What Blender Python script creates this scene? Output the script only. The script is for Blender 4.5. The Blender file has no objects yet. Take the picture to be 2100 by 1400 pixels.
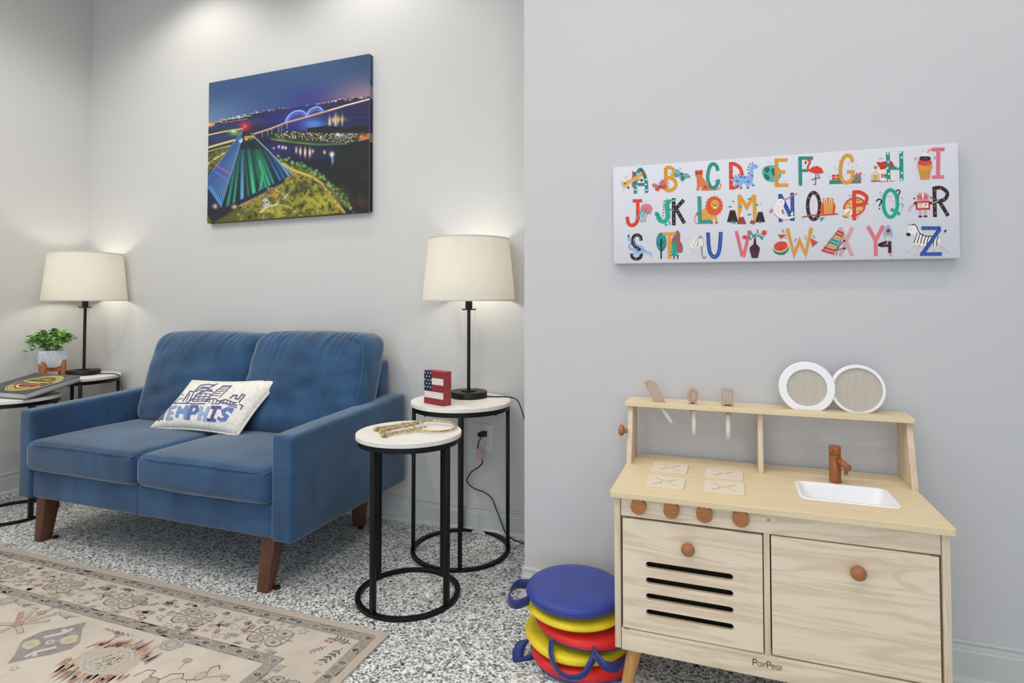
import bpy, bmesh, math, random
import numpy as np
from mathutils import Vector, Matrix, noise
from mathutils.geometry import tessellate_polygon
PI = math.pi
random.seed(7)
sc = bpy.context.scene
C = sc.collection

# ---------------------------------------------------------------- camera, world, lights, exposure
YAW, PITCH = 0.348134, -0.0288572
cd = bpy.data.cameras.new('camera'); cam = bpy.data.objects.new('camera', cd); C.objects.link(cam)
cam.location = (0, 0, 1.05)
cam.rotation_euler = (PI/2 - PITCH, 0, YAW)
cd.sensor_width = 36; cd.lens = 36*1194.54/2100
cd.shift_y = -(700-581.43)/2100
cd.clip_start = 0.02
sc.camera = cam
sc.view_settings.view_transform = 'Standard'; sc.view_settings.look = 'None'
sc.view_settings.gamma = 1; sc.view_settings.use_curve_mapping = False
sc.view_settings.exposure = 0.0
w = bpy.data.worlds.new('world'); sc.world = w; w.use_nodes = True
w.node_tree.nodes['Background'].inputs[0].default_value = (0.80, 0.88, 1.0, 1)
w.node_tree.nodes['Background'].inputs[1].default_value = 1.0

def lamp(name, kind, loc, power, col, size=0.1, rot=(0,0,0), **kw):
    l = bpy.data.lights.new(name, kind); l.energy = power; l.color = col
    if kind == 'AREA':
        l.size = size; l.shape = kw.get('shape', 'SQUARE')
        if 'size_y' in kw: l.shape = 'RECTANGLE'; l.size_y = kw['size_y']
    else: l.shadow_soft_size = size
    if kind == 'SPOT': l.spot_size = kw['angle']; l.spot_blend = kw['blend']
    o = bpy.data.objects.new(name, l); o.location = loc; o.rotation_euler = rot; C.objects.link(o)
    return o
CEIL = 3.0
WARM, COOL, NEUT = (1.0, 0.95, 0.87), (0.84, 0.92, 1.0), (1.0, 0.955, 0.885)
# recessed ceiling downlights (scallops on the wall behind the loveseat, shadows under the canvases)
DOWN = [(-2.72, 2.07, 17), (-1.62, 2.07, 17), (-2.2, 0.7, 44), (-0.30, 1.22, 14), (1.10, 1.22, 26), (0.4, 0.2, 24), (-3.0, 1.25, 34)]  # the rest are added to brighten the floor and left corner
for i, (x, y, p) in enumerate(DOWN):
    lamp('ceiling_lamp', 'SPOT', (x, y, CEIL-0.03), p, NEUT, 0.05, (0, 0, 0), angle=2.4 if i < 2 else 2.85, blend=0.55 if i < 2 else 0.9)
# added soft fill: a cool area lamp behind the camera and a white one overhead
lamp('front_fill_light', 'AREA', (0.0, -2.9, 1.55), 52, COOL, 4.6, (-PI/2*-1, 0, 0), size_y=2.4)
lamp('overhead_fill_light', 'AREA', (-1.3, 0.0, CEIL-0.05), 38, (1, 1, 1), 3.6, (0, 0, 0), size_y=2.4)

# ---------------------------------------------------------------- materials
def s2l(c):
    if isinstance(c, str): c = tuple(int(c[i:i+2], 16)/255 for i in (0, 2, 4))
    return tuple(x/12.92 if x <= 0.04045 else ((x+0.055)/1.055)**2.4 for x in c)
def L4(c): return tuple(s2l(c)) + (1,)
MATS = {}
class NT:
    def __init__(s, name):
        s.m = bpy.data.materials.new(name); s.m.use_nodes = True
        s.t = s.m.node_tree; s.b = s.t.nodes['Principled BSDF']; s.tc = s.n('ShaderNodeTexCoord')
        MATS[name] = s.m
    def n(s, k, **kw):
        nd = s.t.nodes.new(k)
        for a, v in kw.items(): setattr(nd, a, v)
        return nd
    def l(s, a, b): s.t.links.new(a, b)
    def map(s, scale=(1,1,1), rot=(0,0,0), src='Object'):
        m = s.n('ShaderNodeMapping'); s.l(s.tc.outputs[src], m.inputs[0]); m.inputs['Scale'].default_value = scale
        m.inputs['Rotation'].default_value = rot
        return m.outputs[0]
    def noise(s, vec, scale, detail=3, rough=0.5, dist=0.0):
        q = s.n('ShaderNodeTexNoise'); s.l(vec, q.inputs['Vector']); q.inputs['Scale'].default_value = scale
        q.inputs['Detail'].default_value = detail; q.inputs['Roughness'].default_value = rough; q.inputs['Distortion'].default_value = dist
        return q.outputs['Fac']
    def ramp(s, fac, stops, interp='LINEAR'):
        r = s.n('ShaderNodeValToRGB'); s.l(fac, r.inputs[0]); e = r.color_ramp.elements; r.color_ramp.interpolation = interp
        while len(e) < len(stops): e.new(0.5)
        for el, (p, c) in zip(e, stops): el.position = p; el.color = L4(c) if not isinstance(c, float) else (c, c, c, 1)
        return r.outputs[0]
    def mix(s, f, a, b, mode='MIX'):
        q = s.n('ShaderNodeMix', data_type='RGBA', blend_type=mode)
        for i, v in ((0, f), (6, a), (7, b)):
            if hasattr(v, 'links') or hasattr(v, 'is_linked'): s.l(v, q.inputs[i])
            elif i == 0: q.inputs[0].default_value = v
            else: q.inputs[i].default_value = L4(v)
        return q.outputs[2]
    def math(s, op, a, b=0.0):
        q = s.n('ShaderNodeMath', operation=op)
        for i, v in ((0, a), (1, b)):
            if hasattr(v, 'is_linked'): s.l(v, q.inputs[i])
            else: q.inputs[i].default_value = v
        return q.outputs[0]
    def col(s, v):
        if hasattr(v, 'is_linked'): s.l(v, s.b.inputs['Base Color'])
        else: s.b.inputs['Base Color'].default_value = L4(v)
    def set(s, **kw):
        for k, v in kw.items():
            k = k.replace('_', ' ')
            if hasattr(v, 'is_linked'): s.l(v, s.b.inputs[k])
            else: s.b.inputs[k].default_value = v
    def bump(s, h, strength=0.3, dist=0.002):
        q = s.n('ShaderNodeBump'); s.l(h, q.inputs['Height']); q.inputs['Strength'].default_value = strength
        q.inputs['Distance'].default_value = dist; s.l(q.outputs[0], s.b.inputs['Normal'])

def simple(name, c, rough=0.5, var=0.0, scale=20, bump=0.0, bscale=200, metal=0.0, **kw):
    t = NT(name); v = t.map()
    if var: 
        n = t.noise(v, scale, 4, 0.6); lin = s2l(c)
        a = tuple(x*(1-var) for x in (int(c[i:i+2],16)/255 for i in (0,2,4))); b = tuple(min(1, x*(1+var)) for x in (int(c[i:i+2],16)/255 for i in (0,2,4)))
        t.col(t.ramp(n, [(0.3, a), (0.7, b)]))
    else: t.col(c)
    if bump: t.bump(t.noise(v, bscale, 2), bump, 0.001)
    t.set(Roughness=rough, Metallic=metal, **kw)
    return t.m

simple('wall_paint', 'cfcecb', 0.75, 0.006, 2, 0.05, 350)
simple('wall_paint_cool', 'c8c7c8', 0.75, 0.006, 2, 0.05, 350)
simple('trim_paint', 'c9c9c7', 0.45, 0.01, 5)
simple('ceiling_paint', 'dddcda', 0.8, 0.01, 3)

t = NT('flecked_floor')        # black, grey and white flecked resin floor
v = t.map()
vo = t.n('ShaderNodeTexVoronoi', feature='F1'); t.l(v, vo.inputs['Vector']); vo.inputs['Scale'].default_value = 170
vo.inputs['Randomness'].default_value = 1
sp = t.n('ShaderNodeSeparateColor'); t.l(vo.outputs['Color'], sp.inputs[0])
vo2 = t.n('ShaderNodeTexVoronoi', feature='F1'); t.l(v, vo2.inputs['Vector']); vo2.inputs['Scale'].default_value = 120
sp2 = t.n('ShaderNodeSeparateColor'); t.l(vo2.outputs['Color'], sp2.inputs[0])
c1 = t.ramp(sp.outputs[0], [(0.0, '1b1c1e'), (0.14, '3a3b3d'), (0.24, '7c7d7b'), (0.38, 'bcbcb8'), (0.54, 'e2e2de'), (0.75, 'fbfbf7')], 'CONSTANT')
c2 = t.ramp(sp2.outputs[1], [(0.0, '2a2c2e'), (0.12, '6d6f6e'), (0.25, 'bdbdb9'), (0.6, 'ecece8')], 'CONSTANT')
t.col(t.mix(0.33, c1, c2))
t.bump(sp.outputs[0], 0.25, 0.001); t.set(Roughness=0.62)

t = NT('blue_velvet')
v = t.map()
n1 = t.noise(v, 5.0, 4, 0.55, 0.6); n2 = t.noise(t.map((1, 1, 0.45)), 13, 3, 0.6, 0.8)
base = t.ramp(n1, [(0.3, '2a4460'), (0.5, '304f72'), (0.7, '375a7e')])
t.col(t.mix(t.math('MULTIPLY', t.ramp(n2, [(0.58, 0.0), (0.72, 1.0)]), 0.45), base, '263c52'))
t.bump(t.noise(v, 700, 2), 0.12, 0.0006)
t.set(Roughness=0.85, Sheen_Weight=0.7, Sheen_Roughness=0.40, Sheen_Tint=L4('e8e9e0'))
t.b.inputs['Specular IOR Level'].default_value = 0.2

def wood(name, light, dark, along='x', scale=1.0, amt=0.55, rough=0.5, fine=0.3):
    t = NT(name)
    st = {'x': (1.2, 12, 12), 'y': (12, 1.2, 12), 'z': (12, 12, 1.2)}[along]
    v = t.map(tuple(a*scale for a in st))
    warp = t.noise(t.map(tuple(a*scale*0.3 for a in st)), 1.5, 2, 0.5, 0.4)
    n1 = t.noise(v, 1.6, 4, 0.55, 1.2)
    w_ = t.math('SINE', t.math('MULTIPLY', t.math('ADD', n1, t.math('MULTIPLY', warp, 1.4)), 26.0))
    g = t.math('ADD', t.math('MULTIPLY', w_, 0.5), 0.5)
    g = t.math('POWER', g, 2.2)
    f = t.noise(t.map(tuple(a*scale*9 for a in st)), 2.0, 3, 0.6)
    c = t.mix(t.math('MULTIPLY', g, amt), light, dark)
    c = t.mix(t.math('MULTIPLY', f, fine), c, dark)
    t.col(c); t.bump(f, 0.06, 0.0008); t.set(Roughness=rough)
    return t.m
wood('pine_face', 'efdfc6', 'c4a482', 'x', 1.0, 0.40)
wood('pine_top', 'e6d3ae', 'cfb286', 'x', 1.3, 0.22)
wood('pine_upright', 'e4d2b8', 'bb9e80', 'z', 1.3, 0.4)
wood('pine_edge', 'd3c3ae', 'a8937c', 'z', 2.0, 0.4)
wood('leg_pine', 'c9945c', 'a8743f', 'z', 2.2, 0.45)
wood('knob_wood', 'ad7040', '875024', 'x', 4, 0.4, 0.35)
wood('faucet_wood', 'a3602f', '7a421d', 'z', 3, 0.4, 0.35)
wood('walnut_leg', '68402c', '45281a', 'z', 2, 0.4, 0.4)
wood('utensil_wood', 'bfa591', '9d8371', 'z', 3, 0.35)
wood('ply_disc', 'c2b9ac', 'ada396', 'z', 3, 0.25)
wood('plate_ply', 'e9ddca', 'd5c5ae', 'x', 3, 0.25)
wood('planter_wood', 'b0703a', '8a5128', 'x', 4, 0.5)
wood('white_wash', 'edeae4', 'c6bdb2', 'x', 1.3, 0.3, 0.5, 0.35)

simple('black_metal', '1b1b1e', 0.45, 0.1, 30, 0.05, 300, 0.6)
simple('lamp_black', '25221f', 0.4, 0.05, 20, 0.03, 200, 0.5)
simple('cord_black', '141414', 0.5)
simple('white_plastic', 'eeeeec', 0.3)
simple('white_lacquer', 'f1f0f2', 0.35)
simple('mint_plastic', 'e8ece6', 0.4)
simple('outlet_plastic', 'd9d8d3', 0.35)
simple('hole_shade', '140d08', 0.9)  # near-black colour in place of the shade inside slots and oven
simple('steel', 'a9acb0', 0.25, metal=1.0)
simple('brass', 'b5a27a', 0.4, 0.25, 60, 0.15, 120, 0.7)
simple('canvas_white', 'd8d7de', 0.7, 0, 0, 0.1, 900)
simple('knit_wool', 'ece5da', 0.95, 0.06, 60, 0.9, 240)
simple('book_cover', '4b4842', 0.45, 0.12, 30)
simple('book_pages', 'c9c7c8', 0.8, 0.03, 300)
simple('pink_label', 'd9a79a', 0.6)
simple('flag_red', '96383b', 0.55, 0.12, 60, 0.2, 150)
simple('rug_edge', 'b3a698', 0.9, 0.05, 300, 0.4, 900)
for n_, c_ in (('nylon_blue', '26398f'), ('nylon_yellow', 'e9cf12'), ('nylon_red', 'e01c18'), ('webbing_blue', '1d2a75')):
    simple(n_, c_, 0.5, 0.05, 12, 0.25, 500, Sheen_Weight=0.15)
t = NT('glass'); t.col('ffffff'); t.set(Roughness=0.0, Transmission_Weight=1.0, IOR=1.035)
t.b.inputs['Specular IOR Level'].default_value = 0.3
t = NT('lamp_shade_linen')
tr = t.n('ShaderNodeBsdfTranslucent'); tr.inputs[0].default_value = L4('f3efe6')
df = t.n('ShaderNodeBsdfDiffuse')
lin = t.ramp(t.noise(t.map((60, 60, 3)), 6, 3, 0.7), [(0.3, 'e2dfd6'), (0.7, 'ebe9e2')]); t.l(lin, df.inputs[0])
mx = t.n('ShaderNodeMixShader'); mx.inputs[0].default_value = 0.42
t.l(df.outputs[0], mx.inputs[1]); t.l(tr.outputs[0], mx.inputs[2]); t.l(mx.outputs[0], t.t.nodes['Material Output'].inputs[0])
t = NT('glowing_bulb'); t.col('ffffff'); t.b.inputs['Emission Color'].default_value = (1, 0.9, 0.75, 1); t.b.inputs['Emission Strength'].default_value = 6
# printed ink: each printed shape keeps its own ink colour in a colour attribute
t = NT('printed_ink'); a_ = t.n('ShaderNodeAttribute'); a_.attribute_name = 'ink'; t.col(a_.outputs['Color']); t.set(Roughness=0.6)
t.b.inputs['Specular IOR Level'].default_value = 0.25
t = NT('yarn_ink'); a_ = t.n('ShaderNodeAttribute'); a_.attribute_name = 'ink'; v = t.map()
t.col(t.mix(t.ramp(t.noise(v, 300, 2), [(0.4, 0.0), (0.75, 0.5)]), a_.outputs['Color'], 'cfc9c4')); t.bump(t.noise(v, 260, 2), 0.8, 0.002); t.set(Roughness=0.95)
t = NT('rug_pile')
v = t.map(); n = t.noise(v, 9, 4, 0.6, 0.5); st = t.noise(t.map((90, 6, 1)), 3, 3, 0.6); big = t.noise(v, 3, 2)
c = t.ramp(n, [(0.3, 'c8bcae'), (0.55, 'd4c9bb'), (0.75, 'dbd2c5')]); c = t.mix(t.math('MULTIPLY', st, 0.3), c, 'bdac9a')
t.col(c); t.bump(t.noise(v, 700, 2), 0.5, 0.001); t.set(Roughness=0.95)
t = NT('rug_ink'); a_ = t.n('ShaderNodeAttribute'); a_.attribute_name = 'ink'; v = t.map()
wear = t.ramp(t.noise(t.map((40, 9, 1)), 5, 4, 0.7), [(0.38, 0.0), (0.66, 0.45)])
t.col(t.mix(wear, a_.outputs['Color'], 'cfc2b1')); t.bump(t.noise(v, 700, 2), 0.5, 0.001); t.set(Roughness=0.95)
t = NT('leaf_green'); oi = t.n('ShaderNodeObjectInfo')
t.col(t.ramp(oi.outputs['Random'], [(0.0, '4c7d36'), (0.5, '7fae5a'), (1.0, 'b4d08e')])); t.set(Roughness=0.5)
t = NT('ribbed_ceramic'); t.col(t.ramp(t.noise(t.map((110, 110, 9)), 3, 2), [(0.35, 'b4b8c2'), (0.6, 'e3e5ea')])); t.set(Roughness=0.45)  # darker vertical streaks paint the shade between the ribs
t = NT('window_glass'); t.col('dfe8f0'); t.set(Roughness=0.02, Transmission_Weight=1.0, IOR=1.01)
M = MATS
# ---------------------------------------------------------------- mesh helpers
def mk(name, verts, faces, mat, parent=None, smooth=False, origin=None, mats=None, fm=None, cols=None):
    """one mesh object; coordinates in metres in the room, moved to the parent's base point"""
    org = Vector(origin) if origin is not None else (Vector(parent['_o']) if parent is not None else Vector((0, 0, 0)))
    me = bpy.data.meshes.new(name)
    me.from_pydata([tuple(Vector(v)-org) for v in verts], [], faces)
    for m in (mats or [mat]): me.materials.append(M[m])
    if fm: me.polygons.foreach_set('material_index', fm)
    if smooth: me.polygons.foreach_set('use_smooth', [True]*len(me.polygons))
    if cols is not None:
        ca = me.color_attributes.new('ink', 'FLOAT_COLOR', 'CORNER'); flat = []
        for p, c in zip(me.polygons, cols): flat += list(c)*p.loop_total
        ca.data.foreach_set('color', flat)
    me.update()
    o = bpy.data.objects.new(name, me); C.objects.link(o)
    if parent is not None: o.parent = parent; o['_o'] = tuple(parent['_o'])
    else: o.location = org; o['_o'] = tuple(org)
    return o
def thing(name, label, cat, loc, group=None):
    o = bpy.data.objects.new(name, None); C.objects.link(o); o.location = loc; o['_o'] = tuple(loc)
    o.empty_display_size = 0.05
    o['label'] = label; o['category'] = cat
    if group: o['group'] = group
    return o
def tag(o, label, cat, group=None):
    o['label'] = label; o['category'] = cat
    if group: o['group'] = group
    return o
def struct(o, label=None, cat=None):
    o['kind'] = 'structure'
    if label: o['label'] = label; o['category'] = cat or 'wall'
    return o
def bevel(o, wdt, seg=2, angle=0.6):
    me = o.data; b = bmesh.new(); b.from_mesh(me)
    es = [e for e in b.edges if len(e.link_faces) == 2 and e.calc_face_angle(0) > angle]
    bmesh.ops.bevel(b, geom=es, offset=wdt, segments=seg, affect='EDGES', profile=0.5, clamp_overlap=True)
    for f in b.faces: f.smooth = True
    b.to_mesh(me); b.free()
    try: me.set_sharp_from_angle(angle=0.9)
    except Exception: pass
    return o
def box(name, lo, hi, mat, parent=None, bw=0.0, seg=2, origin=None):
    x0, y0, z0 = lo; x1, y1, z1 = hi
    vs = [(x0,y0,z0),(x1,y0,z0),(x1,y1,z0),(x0,y1,z0),(x0,y0,z1),(x1,y0,z1),(x1,y1,z1),(x0,y1,z1)]
    fs = [(0,3,2,1),(4,5,6,7),(0,1,5,4),(1,2,6,5),(2,3,7,6),(3,0,4,7)]
    o = mk(name, vs, fs, mat, parent, origin=origin)
    return bevel(o, bw, seg) if bw else o
def hexa(name, v8, mat, parent=None, bw=0.0, seg=2):
    fs = [(0,3,2,1),(4,5,6,7),(0,1,5,4),(1,2,6,5),(2,3,7,6),(3,0,4,7)]
    o = mk(name, v8, fs, mat, parent)
    return bevel(o, bw, seg) if bw else o
def lathe_vf(prof, c, n=48, axis='z', cap=True):
    vs, fs = [], []
    for r, h in prof:
        for k in range(n):
            a = 2*PI*k/n
            if axis == 'z': p = (c[0]+r*math.cos(a), c[1]+r*math.sin(a), c[2]+h)
            elif axis == 'y': p = (c[0]+r*math.cos(a), c[1]+h, c[2]-r*math.sin(a))
            else: p = (c[0]+h, c[1]+r*math.cos(a), c[2]+r*math.sin(a))
            vs.append(p)
    m = len(prof)
    for i in range(m-1):
        for k in range(n):
            fs.append((i*n+k, i*n+(k+1) % n, (i+1)*n+(k+1) % n, (i+1)*n+k))
    if cap:
        fs.append(tuple(reversed(range(n)))); fs.append(tuple((m-1)*n+k for k in range(n)))
    return vs, fs
def lathe(name, prof, c, mat, parent=None, n=48, axis='z', cap=True, smooth=True, origin=None):
    vs, fs = lathe_vf(prof, c, n, axis, cap)
    o = mk(name, vs, fs, mat, parent, smooth, origin=origin)
    if smooth:
        try: o.data.set_sharp_from_angle(angle=0.7)
        except Exception: pass
    return o
def crom(pts, n=6, closed=False):
    P = [Vector(p) for p in pts]; out = []; m = len(P)
    rng = range(m) if closed else range(m-1)
    for i in rng:
        if closed: p0, p1, p2, p3 = P[i-1], P[i], P[(i+1) % m], P[(i+2) % m]
        else: p0, p1, p2, p3 = P[max(i-1, 0)], P[i], P[i+1], P[min(i+2, m-1)]
        for k in range(n):
            s = k/n
            out.append(0.5*((2*p1)+(p2-p0)*s+(2*p0-5*p1+4*p2-p3)*s*s+(3*p1-p0-3*p2+p3)*s**3))
    if not closed: out.append(P[-1])
    return out
def tube_vf(pts, r, n=10, closed=False, up=(0,0,1)):
    pts = [Vector(p) for p in pts]; m = len(pts); vs, fs = [], []; prev = None
    for i, p in enumerate(pts):
        d = (pts[(i+1) % m]-pts[i-1]) if closed else (pts[min(i+1, m-1)]-pts[max(i-1, 0)])
        d.normalize()
        if prev is None:
            a = Vector(up).cross(d)
            if a.length < 1e-3: a = Vector((1, 0, 0)).cross(d)
            a.normalize()
        else: a = (prev-d*prev.dot(d)).normalized()
        prev = a; b = d.cross(a); rr = r[i] if isinstance(r, (list, tuple)) else r
        for k in range(n):
            t_ = 2*PI*k/n; vs.append(p+a*math.cos(t_)*rr+b*math.sin(t_)*rr)
    for i in range(m if closed else m-1):
        j = (i+1) % m
        for k in range(n): fs.append((i*n+k, i*n+(k+1) % n, j*n+(k+1) % n, j*n+k))
    if not closed: fs.append(tuple(reversed(range(n)))); fs.append(tuple((m-1)*n+k for k in range(n)))
    return vs, fs
def tube(name, pts, r, mat, parent=None, n=10, closed=False, origin=None):
    vs, fs = tube_vf(pts, r, n, closed); return mk(name, vs, fs, mat, parent, True, origin=origin)
def strap(name, pts, wdir, wdt, mat, parent, thick=0.0018):
    """flat webbing ribbon through pts, wide along wdir"""
    pts = crom(pts, 6); wd = [Vector(w_) for w_ in wdir] if isinstance(wdir[0], (tuple, list)) else [Vector(wdir)]*len(pts)
    if len(wd) != len(pts): 
        src = wd; wd = []
        for i in range(len(pts)):
            f = i/(len(pts)-1)*(len(src)-1); a = int(min(f, len(src)-2)); wd.append(src[a].lerp(src[a+1], f-a))
    vs, fs = [], []
    for i, p in enumerate(pts):
        d = (pts[min(i+1, len(pts)-1)]-pts[max(i-1, 0)]).normalized(); W = wd[i].normalized()*wdt/2; N = d.cross(W).normalized()*thick/2
        vs += [p-W-N, p+W-N, p+W+N, p-W+N]
    for i in range(len(pts)-1):
        for k in range(4): fs.append((i*4+k, i*4+(k+1) % 4, i*4+4+(k+1) % 4, i*4+4+k))
    fs += [(3, 2, 1, 0), tuple(len(vs)-4+k for k in range(4))]
    return mk(name, vs, fs, mat, parent, True)
def rbox(name, lo, hi, r, mat, parent, n=14, puff=(0, 0, 0), wr=0.0, wscale=8.0, f=None, n3=None):
    """soft upholstered block: rounded edges, faces bulged by puff, light creases"""
    lo = Vector(lo); hi = Vector(hi); c = (lo+hi)/2; h = (hi-lo)/2
    nn = n3 or (n, n, n)
    def axis_pts(k):
        hk, m = h[k], nn[k]; inner = max(hk-r, 0.0)
        a = [-hk+r*(1-math.cos(PI/2*i/4)) if False else -hk+r*(i/4) for i in range(4)]
        mid = [-inner+2*inner*i/m for i in range(m+1)]
        return a+mid+[-x for x in reversed(a)]
    ax = [axis_pts(k) for k in range(3)]
    idx, vs, fs = {}, [], []
    def vid(i, j, k):
        key = (i, j, k)
        if key not in idx:
            p = Vector((ax[0][i], ax[1][j], ax[2][k]))
            q = Vector([max(-(h[a]-r), min(h[a]-r, p[a])) for a in range(3)]); d = p-q
            if d.length > 1e-9: p = q+d.normalized()*r if d.length > 0 else p
            u = [p[a]/h[a] for a in range(3)]
            for a in range(3):
                if puff[a]:
                    b, e = (a+1) % 3, (a+2) % 3
                    p[a] += puff[a]*u[a]*max(0, 1-u[b]**2)**0.7*max(0, 1-u[e]**2)**0.7
            p = p+c
            if wr:
                nz = noise.noise(p*wscale)*0.6+noise.noise(Vector((p.x*wscale*2.2, p.y*wscale*2.2, p.z*wscale*0.9)))*0.4
                p += (d.normalized() if d.length > 1e-6 else Vector([float(abs(p[a]-c[a]) > h[a]*0.98)*math.copysign(1, p[a]-c[a]) for a in range(3)]))*nz*wr
            if f: p = f(p)
            idx[key] = len(vs); vs.append(p)
        return idx[key]
    N = [len(a)-1 for a in ax]
    for i in range(N[0]):
        for j in range(N[1]):
            fs.append((vid(i,j,0), vid(i,j+1,0), vid(i+1,j+1,0), vid(i+1,j,0)))
            fs.append((vid(i,j,N[2]), vid(i+1,j,N[2]), vid(i+1,j+1,N[2]), vid(i,j+1,N[2])))
    for i in range(N[0]):
        for k in range(N[2]):
            fs.append((vid(i,0,k), vid(i+1,0,k), vid(i+1,0,k+1), vid(i,0,k+1)))
            fs.append((vid(i,N[1],k), vid(i,N[1],k+1), vid(i+1,N[1],k+1), vid(i+1,N[1],k)))
    for j in range(N[1]):
        for k in range(N[2]):
            fs.append((vid(0,j,k), vid(0,j,k+1), vid(0,j+1,k+1), vid(0,j+1,k)))
            fs.append((vid(N[0],j,k), vid(N[0],j+1,k), vid(N[0],j+1,k+1), vid(N[0],j,k+1)))
    return mk(name, vs, fs, mat, parent, True)
def rrect(x0, y0, x1, y1, r, n=6):
    out = []
    for cx, cy, a0 in ((x1-r, y0+r, -PI/2), (x1-r, y1-r, 0), (x0+r, y1-r, PI/2), (x0+r, y0+r, PI)):
        for k in range(n+1):
            a = a0+PI/2*k/n; out.append((cx+r*math.cos(a), cy+r*math.sin(a)))
    return out
def plate(name, outer, holes, thick, fn, mat, parent, bev=0.0, origin=None):
    """flat board cut to an outline with real holes; fn maps (u, v, depth) to room coordinates"""
    cu = bpy.data.curves.new('cut', 'CURVE'); cu.dimensions = '2D'; cu.fill_mode = 'BOTH'; cu.extrude = thick/2
    if bev: cu.bevel_depth = bev; cu.bevel_resolution = 1; cu.offset = -bev; cu.extrude = thick/2-bev
    for loop in [outer]+holes:
        s = cu.splines.new('POLY'); s.points.add(len(loop)-1)
        for p, q in zip(s.points, loop): p.co = (q[0], q[1], 0, 1)
        s.use_cyclic_u = True
    ob = bpy.data.objects.new('cut', cu); C.objects.link(ob)
    dg = bpy.context.evaluated_depsgraph_get(); me = ob.evaluated_get(dg).to_mesh()
    vs = [fn(v.co.x, v.co.y, v.co.z+thick/2) for v in me.vertices]; fs = [tuple(p.vertices) for p in me.polygons]
    ob.evaluated_get(dg).to_mesh_clear(); bpy.data.objects.remove(ob); bpy.data.curves.remove(cu)
    o = mk(name, vs, fs, mat, parent, origin=origin)
    b = bmesh.new(); b.from_mesh(o.data); bmesh.ops.remove_doubles(b, verts=b.verts, dist=1e-6); bmesh.ops.recalc_face_normals(b, faces=b.faces)
    b.to_mesh(o.data); b.free()
    return o

class Art:
    """flat print or stitching: coloured shapes laid just proud of a surface.
    conv maps drawing coordinates to a point of the surface, off lifts it by that much"""
    def __init__(s, conv, lift=0.00035, step=0.00003, sub=None):
        s.conv, s.lift, s.step, s.k, s.sub = conv, lift, step, 0, sub
        s.v, s.f, s.c = [], [], []
    def cell(s): s.k = 0
    def tri(s, pts2, tris, col):
        b = len(s.v); h = s.lift+s.k*s.step; s.k += 1
        s.v += [s.conv(x, y, h) for x, y in pts2]
        s.f += [tuple(b+i for i in t_) for t_ in tris]; s.c += [L4(col)]*len(tris)
    def poly(s, pts, col, smooth=0, ox=0, oy=0):
        pts = [(x+ox, y+oy) for x, y in pts]
        if smooth: pts = [(p.x, p.y) for p in crom([(x, y, 0) for x, y in pts], smooth, True)]
        tr = tessellate_polygon([[Vector((x, y, 0)) for x, y in pts]])
        s.tri(pts, [tuple(t_) for t_ in tr], col)
    def ell(s, cx, cy, rx, ry=None, col='000000', rot=0, n=18):
        ry = rx if ry is None else ry; ca, sa = math.cos(rot), math.sin(rot)
        pts = [(cx+rx*math.cos(2*PI*k/n)*ca-ry*math.sin(2*PI*k/n)*sa, cy+rx*math.cos(2*PI*k/n)*sa+ry*math.sin(2*PI*k/n)*ca) for k in range(n)]
        s.tri(pts, [(0, k, k+1) for k in range(1, n-1)], col)
    def line(s, pts, wd, col, smooth=0, closed=False):
        if smooth: pts = [(p.x, p.y) for p in crom([(x, y, 0) for x, y in pts], smooth, closed)]
        m = len(pts); V = [Vector(p) for p in pts]; L, R = [], []
        for i in range(m):
            a = V[i]-V[i-1] if (i > 0 or closed) else V[1]-V[0]; b = V[(i+1) % m]-V[i] if (i < m-1 or closed) else V[-1]-V[-2]
            a = a.normalized() if a.length else Vector((1, 0)); b = b.normalized() if b.length else a
            d = a+b; d = d.normalized() if d.length > 0.2 else b
            nrm = Vector((-d.y, d.x)); cs = max(0.45, nrm.dot(Vector((-b.y, b.x)))); ww = wd/2/cs
            L.append(tuple(V[i]+nrm*ww)); R.append(tuple(V[i]-nrm*ww))
        tris = []
        for i in range(m if closed else m-1):
            j = (i+1) % m; tris += [(i, j, m+j), (i, m+j, m+i)]
        s.tri(L+R, tris, col)
    def build(s, name, mat, parent):
        return mk(name, s.v, s.f, mat, parent, cols=s.c)

def homog(src, dst):
    A, b = [], []
    for (x, y), (u, v) in zip(src, dst):
        A += [[x, y, 1, 0, 0, 0, -u*x, -u*y], [0, 0, 0, x, y, 1, -v*x, -v*y]]; b += [u, v]
    h = np.append(np.linalg.solve(np.array(A), np.array(b)), 1).reshape(3, 3)
    def f(x, y):
        w_ = h[2, 0]*x+h[2, 1]*y+h[2, 2]
        return (h[0, 0]*x+h[0, 1]*y+h[0, 2])/w_, (h[1, 0]*x+h[1, 1]*y+h[1, 2])/w_
    return f
# ---------------------------------------------------------------- the room
XL, YB, YF, XC, XR, YR = -3.678, 2.477, 1.970, -0.668, 3.0, -3.1
T = 0.12
struct(box('floor', (XL-T, YR-T, -0.1), (XR+T, YB+T, 0.0), 'flecked_floor', origin=(0, 0, 0)))
struct(box('ceiling', (XL-T, YR-T, CEIL), (XR+T, YB+T, CEIL+0.1), 'ceiling_paint'))
struct(box('wall_left', (XL-T, YR, 0), (XL, YB+T, CEIL), 'wall_paint'))
struct(box('wall_back', (XL, YB, 0), (XC, YB+T, CEIL), 'wall_paint'))
struct(box('wall_right', (XC, YF, 0), (XR, YB+T, CEIL), 'wall_paint_cool'))      # the wall that stands forward, with its corner
struct(box('wall_side', (XR, YR, 0), (XR+T, YF, CEIL), 'wall_paint_cool'))
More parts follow.
